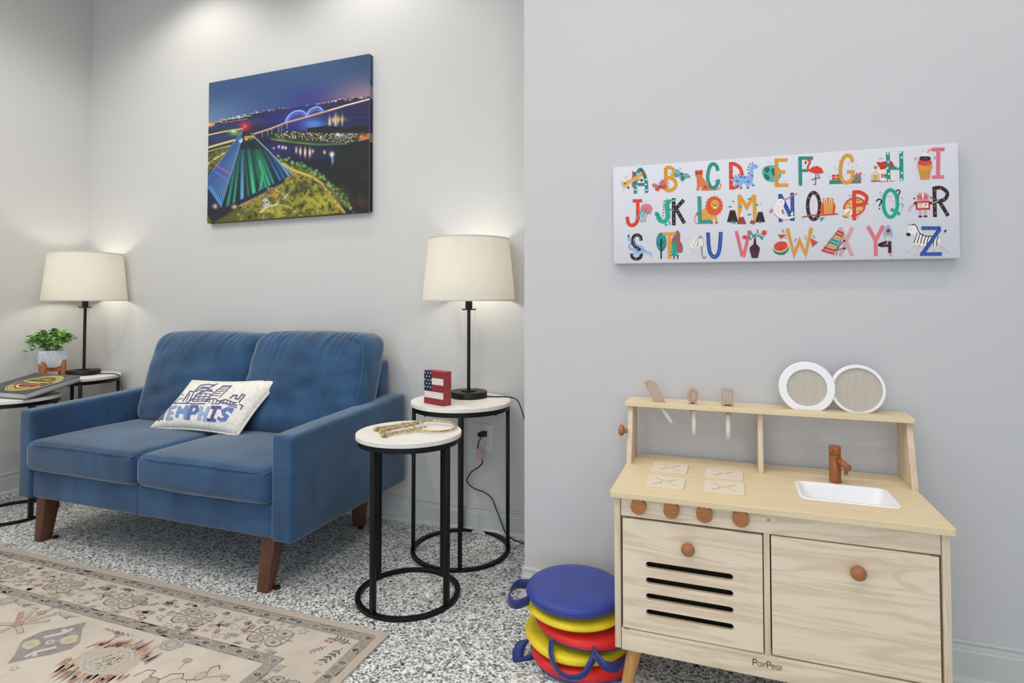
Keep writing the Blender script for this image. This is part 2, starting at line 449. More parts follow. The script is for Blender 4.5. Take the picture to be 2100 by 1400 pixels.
# unseen wall behind the camera; its window is added for soft light
wf = struct(mk('wall_front', *(lambda bs: ([v for b in bs for v in b[0]], [tuple(i+8*k for i in f) for k, b in enumerate(bs) for f in b[1]]))(
    [([(x0,y0,z0),(x1,y0,z0),(x1,y1,z0),(x0,y1,z0),(x0,y0,z1),(x1,y0,z1),(x1,y1,z1),(x0,y1,z1)], [(0,3,2,1),(4,5,6,7),(0,1,5,4),(1,2,6,5),(2,3,7,6),(3,0,4,7)])
     for (x0, y0, z0, x1, y1, z1) in [(XL-T, YR-T, 0, -2.1, YR, CEIL), (2.9, YR-T, 0, XR+T, YR, CEIL), (-2.1, YR-T, 0, 2.9, YR, 0.3), (-2.1, YR-T, 2.8, 2.9, YR, CEIL)]]), 'wall_paint'))
wn = struct(box('added_window', (-2.1, YR-0.06, 0.3), (2.9, YR-0.05, 2.8), 'window_glass'))
for x in (-2.1, -0.45, 1.2, 2.84): box('added_window_frame', (x, YR-0.09, 0.3), (x+0.06, YR-0.02, 2.8), 'black_metal', wn)
def baseboard(name, p0, p1, nrm, h, mat='trim_paint'):
    """profiled board with a cap bead and a quarter-round shoe at the floor; the profile is swept from p0 to p1"""
    prof = [(0, 0), (0.026, 0), (0.0255, 0.008), (0.022, 0.014), (0.016, 0.018), (0.013, 0.019), (0.013, h-0.030), (0.0105, h-0.026), (0.0105, h-0.022), (0.009, h-0.014), (0.0095, h-0.010), (0.012, h-0.006), (0.0105, h-0.001), (0.006, h), (0, h)]
    p0, p1, nrm = Vector(p0), Vector(p1), Vector(nrm); n = len(prof)
    vs = [p0+nrm*a+Vector((0, 0, b)) for a, b in prof]+[p1+nrm*a+Vector((0, 0, b)) for a, b in prof]
    fs = [(i, (i+1) % n, n+(i+1) % n, n+i) for i in range(n)]+[tuple(range(n)), tuple(reversed(range(n, 2*n)))]
    o = mk(name, vs, fs, mat); b = bmesh.new(); b.from_mesh(o.data); bmesh.ops.recalc_face_normals(b, faces=b.faces); b.to_mesh(o.data); b.free()
    o['kind'] = 'structure'; return o
baseboard('baseboard_back', (XL, YB, 0), (XC, YB, 0), (0, -1, 0), 0.112)
baseboard('baseboard_left', (XL, YR, 0), (XL, YB, 0), (1, 0, 0), 0.112)
baseboard('baseboard_right', (XC, YF, 0), (XR, YF, 0), (0, -1, 0), 0.115)
baseboard('baseboard_side', (XC, YF-0.0, 0), (XC, YB, 0), (-1, 0, 0), 0.115)
# ---------------------------------------------------------------- loveseat
SX0, SX1, SY0, SY1 = -2.890, -1.425, 1.668, 2.445
so = thing('loveseat', 'blue velvet two-seat loveseat with slim arms and tapered brown legs', 'sofa', (-2.157, 2.06, 0))
rbox('seat_base', (-2.815, 1.680, 0.200), (-1.505, 2.42, 0.325), 0.014, 'blue_velvet', so, n3=(22, 8, 3), wr=0.002)
tube('seam', [(-2.185, 1.6795, 0.205), (-2.185, 1.6785, 0.26), (-2.185, 1.6795, 0.318)], 0.0022, 'blue_velvet', so, 6)
def arm_f(x_in):
    def f(p):
        t_ = (p.y-SY0)/(SY1-SY0)
        if p.z > 0.4: p = p+Vector((0, 0, 0.032*t_*(p.z-0.4)/0.17))
        if p.y > SY1-0.03: p = p+Vector((0, 0, 0)) 
        return p
    return f
rbox('arm', (SX0, SY0, 0.197), (SX0+0.083, SY1, 0.573), 0.014, 'blue_velvet', so, n3=(3, 22, 14), puff=(0.003, 0, 0.002), wr=0.002, f=arm_f(0))
rbox('arm', (SX1-0.092, SY0, 0.197), (SX1, SY1, 0.573), 0.014, 'blue_velvet', so, n3=(3, 22, 14), puff=(0.003, 0, 0.002), wr=0.002, f=arm_f(0))
rbox('back_frame', (-2.805, 2.345, 0.30), (-1.508, 2.435, 0.765), 0.016, 'blue_velvet', so, n3=(20, 3, 12), wr=0.002)
def seatf(p):
    t_ = max(0, (p.y-1.66)/(0.55))
    return p+Vector((0, 0, 0.0))
for x0, x1 in ((-2.825, -2.172), (-2.170, -1.518)):
    cu = rbox('seat_cushion', (x0, 1.650, 0.322), (x1, 2.26, 0.447), 0.034, 'blue_velvet', so, n3=(16, 16, 5), puff=(0.0, 0.006, 0.018), wr=0.004, wscale=6)
    pts = [(x0+0.012, 2.1, 0.440), (x0+0.010, 1.69, 0.436), (x0+0.025, 1.664, 0.434), (x0+0.06, 1.656, 0.436)]+[(x0+0.06+(x1-x0-0.12)*k/8, 1.652-0.004*math.sin(PI*k/8), 0.436+0.006*math.sin(PI*k/8)) for k in range(1, 8)]+[(x1-0.06, 1.656, 0.436), (x1-0.025, 1.664, 0.434), (x1-0.010, 1.69, 0.436), (x1-0.012, 2.1, 0.440)]
    tube('piping', crom(pts, 4), 0.0028, 'blue_velvet', cu, 6)
def back_cushion(x0, x1, zt, seed, dy=0.0):
    def f(p):
        t_ = (p.z-0.45)/0.44
        # gathered top edge: folds fan down from the seam
        g = max(0, (t_-0.55)/0.45)
        fold = (math.sin(p.x*120+seed+4*math.sin(p.x*17+seed)+(1-t_)*9)*0.6+noise.noise(Vector((p.x*55+(1-t_)*14, seed, 0)))*0.9)*0.0062*g**1.1*(0.55+noise.noise(Vector((p.x*11, seed, 3))))
        low = noise.noise(Vector((p.x*7+seed, 0, p.z*16)))*0.011*(1-g)
        front = 1.0 if p.y < 2.26 else 0.35
        y = p.y+(t_*0.13 if p.y < 2.28 else t_*0.055)-(fold+low)*front
        z = p.z+(fold*0.6 if t_ > 0.9 else 0)+0.008*math.sin((p.x-x0)/(x1-x0)*PI)*t_
        return Vector((p.x, y+dy, z))
    return rbox('back_cushion', (x0, 2.110, 0.438), (x1, 2.300, zt), 0.062, 'blue_velvet', so, n3=(72, 6, 48), puff=(0.010, 0.045, 0.004), f=f)
back_cushion(-2.800, -2.150, 0.880, 0.3)
rc = back_cushion(-2.132, -1.492, 0.892, 2.1, -0.018)
tube('piping', crom([(-1.500, 2.135, 0.50), (-1.496, 2.15, 0.60), (-1.492, 2.185, 0.74), (-1.500, 2.205, 0.83), (-1.53, 2.212, 0.872), (-1.60, 2.215, 0.888)], 5), 0.0028, 'blue_velvet', rc, 6)
def sofa_leg(x0b, x1b, x0t, x1t, yb, yt, d=1, db=0.05, dt=0.07):
    v = [(x0b, yb, 0.0), (x1b, yb, 0.0), (x1b, yb+db*d, 0.0), (x0b, yb+db*d, 0.0), (x0t, yt, 0.203), (x1t, yt, 0.203), (x1t, yt+dt*d, 0.203), (x0t, yt+dt*d, 0.203)]
    if d < 0: v = [v[3], v[2], v[1], v[0], v[7], v[6], v[5], v[4]]
    l = hexa('leg', v, 'walnut_leg', so, 0.003)
    lathe('foot_glide', [(0.012, 0), (0.012, 0.008), (0.006, 0.012)], ((x0b+x1b)/2+0.03, yb+(db+0.008)*d, 0), 'cord_black', l, 12)
sofa_leg(-2.838, -2.800, -2.842, -2.785, 1.706, 1.716)
sofa_leg(-1.594, -1.547, -1.600, -1.535, 1.690, 1.716, 1, 0.036, 0.062)
sofa_leg(-2.835, -2.795, -2.845, -2.785, 2.385, 2.40, -1)
sofa_leg(-1.632, -1.585, -1.640, -1.572, 2.360, 2.37, -1, 0.04, 0.06)

# throw pillow: four corners, puffed, woven picture and lettering on the front
pil = thing('throw_pillow', 'cream woven lumbar pillow with blue skyline and MEMPHIS lettering', 'pillow', (-2.25, 2.03, 0.455))
PC = [Vector((-2.500, 1.975, 0.462)), Vector((-2.005, 2.000, 0.462)), Vector((-1.888, 2.130, 0.694)), Vector((-2.398, 2.110, 0.668))]  # front face corners BL BR TR TL
PN = ((PC[1]-PC[0]).cross(PC[3]-PC[0])).normalized()     # towards the viewer
if PN.y > 0: PN = -PN
def pil_pt(s, t_, side=1, h=0.0):
    e = 0.012*(math.sin(PI*s)*(1-t_)*1.0+math.sin(PI*s)*t_)
    s2 = s+(0.5-s)*0.05*math.sin(PI*t_); t2 = t_+(0.5-t_)*0.09*math.sin(PI*s)
    base = PC[0].lerp(PC[1], s2).lerp(PC[3].lerp(PC[2], s2), t2)
    bul = (max(0, 1-(2*s-1)**4)*max(0, 1-(2*t_-1)**4))**0.55
    return base+PN*((0.034*bul+h) if side > 0 else (-0.040*bul-0.004))
vs, fs = [], []; NS, NTT = 36, 22
for side in (1, -1):
    for j in range(NTT+1):
        for i in range(NS+1): vs.append(pil_pt(i/NS, j/NTT, side)-PN*0.004)
off = (NS+1)*(NTT+1)
for j in range(NTT):
    for i in range(NS):
        a = j*(NS+1)+i; fs.append((a, a+1, a+NS+2, a+NS+1)); fs.append((off+a, off+a+NS+1, off+a+NS+2, off+a+1))
for i in range(NS): fs.append((i, off+i, off+i+1, i+1)); a = NTT*(NS+1)+i; fs.append((a, a+1, off+a+1, off+a))
for j in range(NTT): a = j*(NS+1); fs.append((a, a+NS+1, off+a+NS+1, off+a)); a += NS; fs.append((a, off+a, off+a+NS+1, a+NS+1))
mk('cover', vs, fs, 'knit_wool', pil, True)
# drawing space: 1808 x 1400 study of the pillow; corners BL BR TR TL
ph = homog([(128, 1240), (1215, 1312), (1612, 668), (640, 692)], [(0, 0), (1, 0), (1, 1), (0, 1)])
pa = Art(lambda x, y, h: pil_pt(*[min(0.99, max(0.01, q)) for q in ph(x, y)], 1, h-0.004), 0.0016, 0.00002)
def fine(pts, d=22):
    out = []
    for a, b in zip(pts[:-1], pts[1:]):
        n = max(1, int(math.dist(a, b)/d)); out += [(a[0]+(b[0]-a[0])*k/n, a[1]+(b[1]-a[1])*k/n) for k in range(n)]
    return out+[pts[-1]]
NV, MB_, LB_, PB_ = '2e3478', '4f7cb8', '8ea9cf', '2c3f96'
def pl(pts, wd=12, col=NV): pa.line(fine(pts), wd, col)
pl([(440, 955), (640, 965), (690, 968), (830, 966)]); pl([(900, 962), (1010, 966)], 9)
pl([(560, 940), (650, 820), (700, 830), (640, 940), (600, 960)]); pl([(700, 830), (770, 750), (850, 735), (920, 740), (960, 722)])
pl([(720, 830), (790, 770), (880, 770), (930, 745)], 10); pl([(640, 940), (700, 900), (760, 840), (860, 800), (920, 820)], 12)
for y0 in (790, 815, 850, 885, 915, 940):
    pl([(780-(y0-790)*0.7, y0), (840, y0-8), (910-(y0-790)*0.15, y0+6)], 9)
for x0 in (600, 640, 680, 730, 790, 850): pl([(x0, 940), (x0+50, 850)], 8)
pl([(880, 880), (1030, 745), (1125, 745)], 8); pl([(1125, 745), (1000, 890)], 9)
for k in range(5): pl([(905+k*28, 865-k*26), (990+k*28, 865-k*26)], 8)
pl([(830, 945), (850, 915), (950, 900), (1000, 935), (1080, 910), (1190, 950), (1215, 940)], 12)
for k in range(9): pl([(850+k*42, 905+k*4), (835+k*42, 945+k*4)], 9)
pl([(1125, 900), (1165, 860), (1210, 862), (1195, 900), (1230, 905), (1270, 845), (1300, 858), (1240, 945)], 13)
pl([(1000, 940), (1100, 962), (1230, 975)], 13); pl([(1120, 985), (1230, 1000)], 10); pl([(1250, 960), (1292, 975), (1272, 1020)], 12)
pl([(440, 955), (520, 900), (560, 905)], 8, '5d6ba0'); pl([(530, 850), (580, 860)], 8, '5d6ba0')
def PS(st, col, wd=38):
    for s_ in st: pa.line(fine(s_, 18), wd, col)
PS([[(250, 1165), (350, 1020)], [(330, 1040), (300, 1160)], [(290, 1060), (318, 1120)]], '38407e', 34)
PS([[(375, 1155), (410, 1008)], [(400, 1015), (490, 998)], [(385, 1085), (455, 1078)], [(350, 1150), (440, 1150)]], '7f9fcb')
PS([[(480, 1140), (535, 998)], [(530, 1005), (545, 1090)], [(545, 1090), (625, 995)], [(625, 990), (575, 1168)]], '5b8ac4')
PS([[(610, 1172), (675, 990)], [(665, 1000), (735, 1005), (740, 1045), (700, 1085), (640, 1085)]], '2f58a6')
PS([[(740, 1178), (795, 1000)], [(805, 1188), (880, 1000)], [(765, 1090), (845, 1090)]], '8fb0d6')
PS([[(905, 1010), (1035, 1010)], [(970, 1010), (905, 1170)], [(845, 1170), (965, 1170)]], '312f8c')
PS([[(1150, 1065), (1165, 1030), (1110, 1022), (1058, 1050), (1070, 1090), (1110, 1110), (1080, 1150), (1030, 1160), (990, 1135)]], '3c6db8', 42)
pa.build('woven_picture', 'yarn_ink', pil)
tube('edge_seam', [pil_pt(0, k/12, 1)-PN*0.006 for k in range(13)]+[pil_pt(k/20, 1, 1)-PN*0.006 for k in range(1, 21)]+[pil_pt(1, 1-k/12, 1)-PN*0.006 for k in range(1, 13)]+[pil_pt(1-k/20, 0, 1)-PN*0.006 for k in range(1, 20)], 0.005, 'knit_wool', pil, 6, True)

# ---------------------------------------------------------------- round side tables (two nesting pairs)
def side_table(label, cx, cy, R, H, rot, bar, grp, angles=None):
    t_ = thing('round_side_table', label, 'table', (0, 0, 0), grp)
    lathe('tabletop', [(R-0.001, 0.0), (R, 0.001), (R, 0.0145), (R-0.0015, 0.016)], (0, 0, H-0.016), 'white_wash', t_, 96)
    def ring(name, z0, h, ro, wd):
        lathe(name, [(ro, z0), (ro, z0+h), (ro-wd, z0+h), (ro-wd, z0), (ro, z0)], (0, 0, 0), 'black_metal', t_, 96, cap=False, smooth=True)
    ring('top_ring', H-0.016-0.020, 0.020, R-0.008, 0.006+bar*0.5); ring('floor_ring', 0.0, 0.012, R-0.003, bar)
    for k in range(4):
        a = math.radians(angles[k] if angles else rot+90*k); ca, sa = math.cos(a), math.sin(a); r0, r1 = R-0.005-bar*0.9, R-0.005
        def q(r, s_, z): return (ca*r-sa*s_, sa*r+ca*s_, z)
        hexa('leg', [q(r0, -bar/2, 0.004), q(r1, -bar/2, 0.004), q(r1, bar/2, 0.004), q(r0, bar/2, 0.004), q(r0, -bar/2, H-0.030), q(r1, -bar/2, H-0.030), q(r1, bar/2, H-0.030), q(r0, bar/2, H-0.030)], 'black_metal', t_, 0.001, 1)
        a2 = a+PI/4; lathe('screw_head', [(0.004, -0.004), (0.004, 0)], ((R-0.011)*math.cos(a2), (R-0.011)*math.sin(a2), H-0.036), 'black_metal', t_, 10)
    t_.location = (cx, cy, 0); t_['_o'] = (cx, cy, 0)
    return t_
BR, SR, BL, SL = (-1.051, 2.263), (-1.070, 1.862), (-3.435, 2.262), (-3.302, 1.885)
side_table('tall round side table right of the loveseat holding the lamp and flag block', *BR, 0.211, 0.628, -66, 0.017, 'nesting side tables beside the loveseat')
side_table('low round side table in front with the key ring on it', *SR, 0.188, 0.579, -101, 0.0185, 'nesting side tables beside the loveseat', (-102, -13, 72, 160))
side_table('tall round side table in the left corner under the lamp', *BL, 0.211, 0.628, 62, 0.017, 'nesting side tables beside the loveseat')
side_table('low round side table at the left edge under the tilted book', *SL, 0.188, 0.579, -7, 0.0185, 'nesting side tables beside the loveseat')

# ---------------------------------------------------------------- table lamps
def table_lamp(label, cx, cy, z, cord_pts, plug=False):
    t_ = thing('table_lamp', label, 'lamp', (cx, cy, z), 'table lamps either side of the loveseat')
    c = (cx, cy, z)
    lathe('base', [(0.080, 0.0), (0.081, 0.001), (0.081, 0.025), (0.0795, 0.027)], c, 'lamp_black', t_, 72)
    lathe('stem_foot', [(0.032, 0.027), (0.032, 0.031), (0.0305, 0.032)], c, 'lamp_black', t_, 40)
    lathe('stem', [(0.0075, 0.031), (0.0075, 0.382)], c, 'lamp_black', t_, 24)
    lathe('glass_tube', [(0.0275, 0.0325), (0.0275, 0.379), (0.0260, 0.379), (0.0260, 0.0325), (0.0275, 0.0325)], c, 'glass', t_, 48, cap=False)
    lathe('collar', [(0.032, 0.380), (0.032, 0.385), (0.030, 0.386)], c, 'lamp_black', t_, 40)
    lathe('socket', [(0.0150, 0.386), (0.0155, 0.388), (0.0155, 0.440), (0.018, 0.444), (0.018, 0.47)], c, 'lamp_black', t_, 32)
    lathe('bulb', [(0.012, 0.47), (0.014, 0.485), (0.028, 0.515), (0.031, 0.535), (0.028, 0.555), (0.016, 0.572), (0.004, 0.577)], c, 'glowing_bulb', t_, 32)
    z0, z1, r0, r1 = 0.420, 0.692, 0.204, 0.177
    n = 96; prof = [(r0, z0), (r1, z1), (r1-0.0015, z1), (r0-0.0015, z0), (r0, z0)]
    sh = lathe('lamp_shade', prof, c, 'lamp_shade_linen', t_, n, cap=False)
    for r, zz in ((r0, z0+0.002), (r1, z1-0.002)):
        lathe('shade_rim', [(r+0.0008, -0.003), (r+0.0008, 0.003), (r-0.0022, 0.003), (r-0.0022, -0.003), (r+0.0008, -0.003)], (cx, cy, z+zz), 'lamp_shade_linen', sh, n, cap=False)
    for k in range(3):
        a = k*2*PI/3+0.4; tube('shade_spoke', [(cx+0.02*math.cos(a), cy+0.02*math.sin(a), z+0.475), (cx+0.12*math.cos(a), cy+0.12*math.sin(a), z+0.475), (cx+0.198*math.cos(a), cy+0.198*math.sin(a), z+0.455)], 0.0015, 'steel', sh, 6)
    cr = tube('cord', crom(cord_pts, 8), 0.0028, 'cord_black', t_, 8)
    lamp('table_lamp_light', 'POINT', (cx, cy, z+0.535), 4.0, (1.0, 0.95, 0.86), 0.045)
    return t_, cr
LRc = (-1.052, 2.343, 0.628); LLc = (-3.436, 2.304, 0.628)
lr, lrc = table_lamp('white-shaded table lamp beside the flag block, right of the loveseat', *LRc,
    [(-0.975, 2.355, 0.6335), (-0.93, 2.372, 0.6320), (-0.885, 2.385, 0.6315), (-0.845, 2.385, 0.622), (-0.815, 2.36, 0.59), (-0.78, 2.33, 0.52), (-0.73, 2.30, 0.40), (-0.70, 2.30, 0.2), (-0.72, 2.33, 0.04), (-0.80, 2.40, 0.0035), (-0.880, 2.435, 0.0035),
     (-0.915, 2.445, 0.018), (-0.94, 2.452, 0.06), (-0.968, 2.455, 0.12), (-0.985, 2.452, 0.16), (-1.02, 2.450, 0.185), (-1.075, 2.448, 0.20), (-1.105, 2.445, 0.23), (-1.085, 2.446, 0.27), (-1.045, 2.448, 0.30), (-1.030, 2.448, 0.325), (-1.045, 2.446, 0.345), (-1.052, 2.442, 0.375), (-1.045, 2.436, 0.405), (-1.033, 2.438, 0.438)])
tag_ = box('cord_label', (-1.054, 2.4385, 0.335), (-1.030, 2.4395, 0.383), 'pink_label', lrc); tag_['label'] = 'pink paper tag on the cord'
hexa('plug', [(-1.052, 2.440, 0.435), (-1.020, 2.440, 0.435), (-1.016, 2.469, 0.430), (-1.040, 2.469, 0.430), (-1.052, 2.440, 0.452), (-1.020, 2.440, 0.452), (-1.016, 2.469, 0.457), (-1.040, 2.469, 0.457)], 'cord_black', lrc, 0.002)
table_lamp('white-shaded table lamp in the left corner behind the potted plant', *LLc,
    [(-3.358, 2.318, 0.634), (-3.31, 2.36, 0.632), (-3.265, 2.365, 0.6315), (-3.215, 2.35, 0.625), (-3.195, 2.34, 0.60), (-3.16, 2.33, 0.54), (-3.14, 2.34, 0.4), (-3.15, 2.38, 0.15), (-3.18, 2.42, 0.01), (-3.1, 2.44, 0.004)])

# wall outlet
ou = thing('wall_outlet', 'white duplex wall outlet low on the wall behind the tall side table', 'outlet', (-1.027, YB, 0.425))
box('cover_plate', (-1.066, YB-0.006, 0.364), (-0.988, YB, 0.486), 'outlet_plastic', ou, 0.003)
for zc in (0.446, 0.404):
    rp = plate('receptacle', [(x*0.017*(1 if abs(x) < 1 else 1)-1.027, y*0.0145+zc) for x, y in [(math.cos(a)*1.0, max(-0.92, min(0.92, math.sin(a)*1.15))) for a in [2*PI*k/32 for k in range(32)]]], [], 0.002, lambda u, v, d: (u, YB-0.0055-d, v), 'outlet_plastic', ou)
    if zc < 0.43:
        box('slot', (-1.0345, YB-0.0082, zc-0.001), (-1.0325, YB-0.0074, zc+0.007), 'hole_shade', rp); box('slot', (-1.0215, YB-0.0082, zc), (-1.0195, YB-0.0074, zc+0.006), 'hole_shade', rp)
        lathe('slot', [(0.0024, -0.0082), (0.0024, -0.0074)], (-1.027, YB, zc-0.008), 'hole_shade', rp, 12, 'y')

# flag block
fb = thing('flag_block', 'small red wooden block painted with stars and stripes beside the lamp base', 'decoration', (-1.09, 2.13, 0.628))
FA, FB_ = Vector((-1.162, 2.142, 0.6285)), Vector((-1.052, 2.100, 0.6285)); fd = (FB_-FA).normalized(); fn_ = Vector((-fd.y, fd.x, 0)); 
if fn_.y < 0: fn_ = -fn_
FW, FH, FD = (FB_-FA).length, 0.135, 0.042
def fp(u, v, d): return FA+fd*u*FW+Vector((0, 0, v*FH))+fn_*d
hexa('block', [fp(0,0,0), fp(1,0,0), fp(1,0,FD), fp(0,0,FD), fp(0,1,0), fp(1,1,0), fp(1,1,FD), fp(0,1,FD)], 'flag_red', fb, 0.0015)
fa = Art(lambda x, y, h: fp(x, y, -h), 0.0004, 0.00004)
fa.poly([(0, 0), (1, 0), (1, 1), (0, 1)], '8a3236')
for y0, y1 in ((0.6, 0.795), (0.19, 0.385)): fa.poly([(0.4 if y0 > 0.5 else 0.01, y0), (0.985, y0), (0.985, y1), (0.4 if y0 > 0.5 else 0.01, y1)], 'd9d6d2')
fa.poly([(0, 0.41), (0.4, 0.41), (0.4, 1), (0, 1)], '262c42')
for r_ in range(5):
    for q_ in range(3 if r_ % 2 == 0 else 2):
        cx, cy = 0.055+(0.145*q_)+(0.072 if r_ % 2 else 0), 0.93-r_*0.105
        fa.poly([(cx+(0.036 if k % 2 == 0 else 0.015)*math.sin(PI*k/5), cy+(0.036 if k % 2 == 0 else 0.015)*math.cos(PI*k/5)*0.95) for k in range(10)], 'eceae6')
for k in range(26): x_, y_ = random.random()*0.97, random.choice([0.6, 0.795, 0.19, 0.385])+random.uniform(-.012, .012); fa.ell(x_, y_, random.uniform(.004, .016), .004, random.choice(['8a3236', 'b9a79c']), 0, 6)
fa.build('painted_flag', 'printed_ink', fb)

# key ring with three large brass keys
kr = thing('key_ring', 'antique brass ring with three large keys on the low front table', 'keys', (-1.06, 1.87, 0.579))
tube('ring', [(-1.000+0.078*math.cos(a), 1.925+0.062*math.sin(a)*1.15, 0.586+0.010*(0.5-0.5*math.cos(a+0.6))) for a in [2*PI*k/48 for k in range(48)]], 0.0036, 'brass', kr, 10, True)
def key(p0, p1, s=1.0):
    p0, p1 = Vector(p0), Vector(p1); d = (p1-p0); L_ = d.length
    prof = [(0.0, 0.0065), (0.03, 0.0085), (0.06, 0.0085), (0.075, 0.0055), (0.10, 0.0085), (0.13, 0.008), (0.15, 0.0055), (0.2, 0.006), (0.25, 0.0075), (0.3, 0.0055), (0.6, 0.006), (0.66, 0.0085), (0.70, 0.009), (0.73, 0.006), (0.78, 0.0075), (0.82, 0.005), (0.9, 0.0045), (1.0, 0.004)]
    k_ = tube('key', [p0+d*a for a, b in prof], [b*s for a, b in prof], 'brass', kr, 14)
    side = d.cross(Vector((0, 0, 1))).normalized()
    c = p1+d.normalized()*0.010
    tube('key_bow', [c+d.normalized()*0.010*math.cos(a)+side*0.007*math.sin(a)+Vector((0, 0, 0.001)) for a in [2*PI*k/20 for k in range(20)]], 0.0022, 'brass', k_, 8, True)
    b0 = p0+d*0.04
    hexa('key_bit', [b0+side*a*0.010-Vector((0, 0, 0.003))+d.normalized()*e for a, e in ((0.6, -0.006), (1.7, -0.006), (1.7, 0.010), (0.6, 0.010))]+[b0+side*a*0.010+Vector((0, 0, 0.001))+d.normalized()*e for a, e in ((0.6, -0.006), (1.7, -0.006), (1.7, 0.010), (0.6, 0.010))], 'brass', k_)
key((-1.192, 1.822, 0.5865), (-1.098, 1.962, 0.590), 0.78); key((-1.150, 1.790, 0.5865), (-1.068, 1.930, 0.594), 0.78); key((-1.112, 1.745, 0.5865), (-1.030, 1.880, 0.590), 0.82)

# book, tilted against the rim of the taller table
bk = thing('book', 'thick dark hardcover book with a gold round emblem, tilted across the left tables', 'book', (-3.27, 1.95, 0.579))
BO = Vector((-3.108, 1.818, 0.5795)); bu = Vector((-0.335, -0.012, 0.0)); bv = Vector((-0.004, 0.262, 0.0545)); bw_ = bu.cross(bv).normalized()
if bw_.z < 0: bw_ = -bw_
def bp(u, v, h): return BO+bu*u+bv*v+bw_*h
def slab(name, u0, v0, u1, v1, h0, h1, mat, par, bw=0.0006):
    return hexa(name, [bp(u1,v0,h0), bp(u0,v0,h0), bp(u0,v1,h0), bp(u1,v1,h0), bp(u1,v0,h1), bp(u0,v0,h1), bp(u0,v1,h1), bp(u1,v1,h1)], mat, par, bw, 1)
slab('cover', 0, 0, 1, 1, 0.0, 0.0025, 'book_cover', bk); tc_ = slab('cover', 0, 0, 1, 1, 0.0285, 0.031, 'book_cover', bk)
slab('pages', 0.015, 0.015, 0.985, 0.985, 0.0025, 0.0285, 'book_pages', bk); slab('spine', 0.99, 0, 1.008, 1, 0.0, 0.031, 'book_cover', bk)
bh = homog([(54*15.55, 1045), (2640, 480), (1300, 330), (-1500, 830)], [(0, 0), (0, 1), (0.98, 1), (1, 0)])
ba = Art(lambda x, y, h: bp(*bh(x, y), 0.031+h), 0.0004, 0.00004)
def bemb(a, rx, ry, cx=0.5, cy=0.52): return (cx+rx*math.cos(a), cy+ry*math.sin(a))
bb = Art(lambda x, y, h: bp(1-x, y, 0.031+h), 0.0004, 0.00004)
cx, cy, R1 = 0.60, 0.50, 0.36
def ringp(r0, r1, col, a0=0, a1=2*PI):
    n = 48; pts = [(cx+r1*math.cos(a0+(a1-a0)*k/n), cy+r1*1.15*math.sin(a0+(a1-a0)*k/n)) for k in range(n+1)]+[(cx+r0*math.cos(a0+(a1-a0)*k/n), cy+r0*1.15*math.sin(a0+(a1-a0)*k/n)) for k in range(n+1)]
    bb.tri(pts, [t_ for k in range(n) for t_ in ((k, k+1, n+2+k), (k, n+2+k, n+1+k))], col)
ringp(0.345, 0.36, 'd8cf96'); ringp(0.27, 0.335, 'b9a552', 0.2, 3.0); ringp(0.26, 0.33, 'c2ae5c', 3.5, 5.9)
ringp(0.29, 0.30, '6a5f2c')
for k in range(15):
    a = 0.5+2.2*k/14; bb.line([(cx+0.06*math.cos(a), cy+0.1+0.07*math.sin(a)), (cx+0.24*math.cos(a), cy+0.02+0.24*math.sin(a))], 0.012, ['d8c25a', 'a98f2f', '5d6a33'][k % 3])
bb.poly([(cx-0.27, cy+0.02), (cx+0.27, cy+0.02), (cx+0.27, cy+0.055), (cx-0.27, cy+0.055)], 'e2c15c')
for k in range(6): x_ = cx-0.26+k*0.085; bb.poly([(x_, cy-0.14), (x_+0.07, cy-0.14), (x_+0.07, cy-0.03), (x_, cy-0.03)], 'b8605a')
for k in range(5): x_ = cx-0.12+k*0.05; bb.poly([(x_, cy-0.018), (x_+0.035, cy-0.018), (x_+0.035, cy+0.008), (x_, cy+0.008)], 'd8dcd6')
ringp(0.2, 0.23, 'd8cf86', 3.6, 5.4)
em = bb.build('cover_emblem', 'printed_ink', bk)

# potted plant in a ribbed white pot on a wooden stand
PX, PY, PZ = -3.512, 2.185, 0.6285
pp = thing('potted_plant', 'leafy green plant in a ribbed white pot on a small wooden stand', 'plant', (PX, PY, PZ))
n = 60; prof = [(0.030, 0.050), (0.046, 0.056), (0.059, 0.075), (0.0645, 0.100), (0.063, 0.126), (0.058, 0.146), (0.054, 0.146), (0.050, 0.136), (0.001, 0.134)]
vs, fs = [], []
for i, (r, h) in enumerate(prof):
    for k in range(n*2):
        a = PI*k/n; rr = r*(1+(0.028 if (k+(i//1)) % 2 else -0.02)) if 0 < i < 6 else r
        vs.append((PX+rr*math.cos(a), PY+rr*math.sin(a), PZ+h))
for i in range(len(prof)-1):
    for k in range(n*2): fs.append((i*2*n+k, i*2*n+(k+1) % (2*n), (i+1)*2*n+(k+1) % (2*n), (i+1)*2*n+k))
fs.append(tuple(reversed(range(2*n)))); mk('pot', vs, fs, 'ribbed_ceramic', pp)
for k in range(4):
    a = math.radians(20+90*k); ca, sa = math.cos(a), math.sin(a)
    def q(r, s_, z): return (PX+ca*r-sa*s_, PY+sa*r+ca*s_, PZ+z)
    hexa('stand_leg', [q(0.052, -0.009, 0), q(0.070, -0.009, 0), q(0.070, 0.009, 0), q(0.052, 0.009, 0), q(0.054, -0.009, 0.088), q(0.0715, -0.009, 0.088), q(0.0715, 0.009, 0.088), q(0.054, 0.009, 0.088)], 'planter_wood', pp, 0.001, 1)
    if k < 2:
        hexa('stand_crossbar', [q(-0.056, -0.006, 0.028), q(0.056, -0.006, 0.028), q(0.056, 0.006, 0.028), q(-0.056, 0.006, 0.028), q(-0.056, -0.006, 0.050), q(0.056, -0.006, 0.050), q(0.056, 0.006, 0.050), q(-0.056, 0.006, 0.050)], 'planter_wood', pp, 0.001, 1)
rnd = random.Random(11)
leafme = None
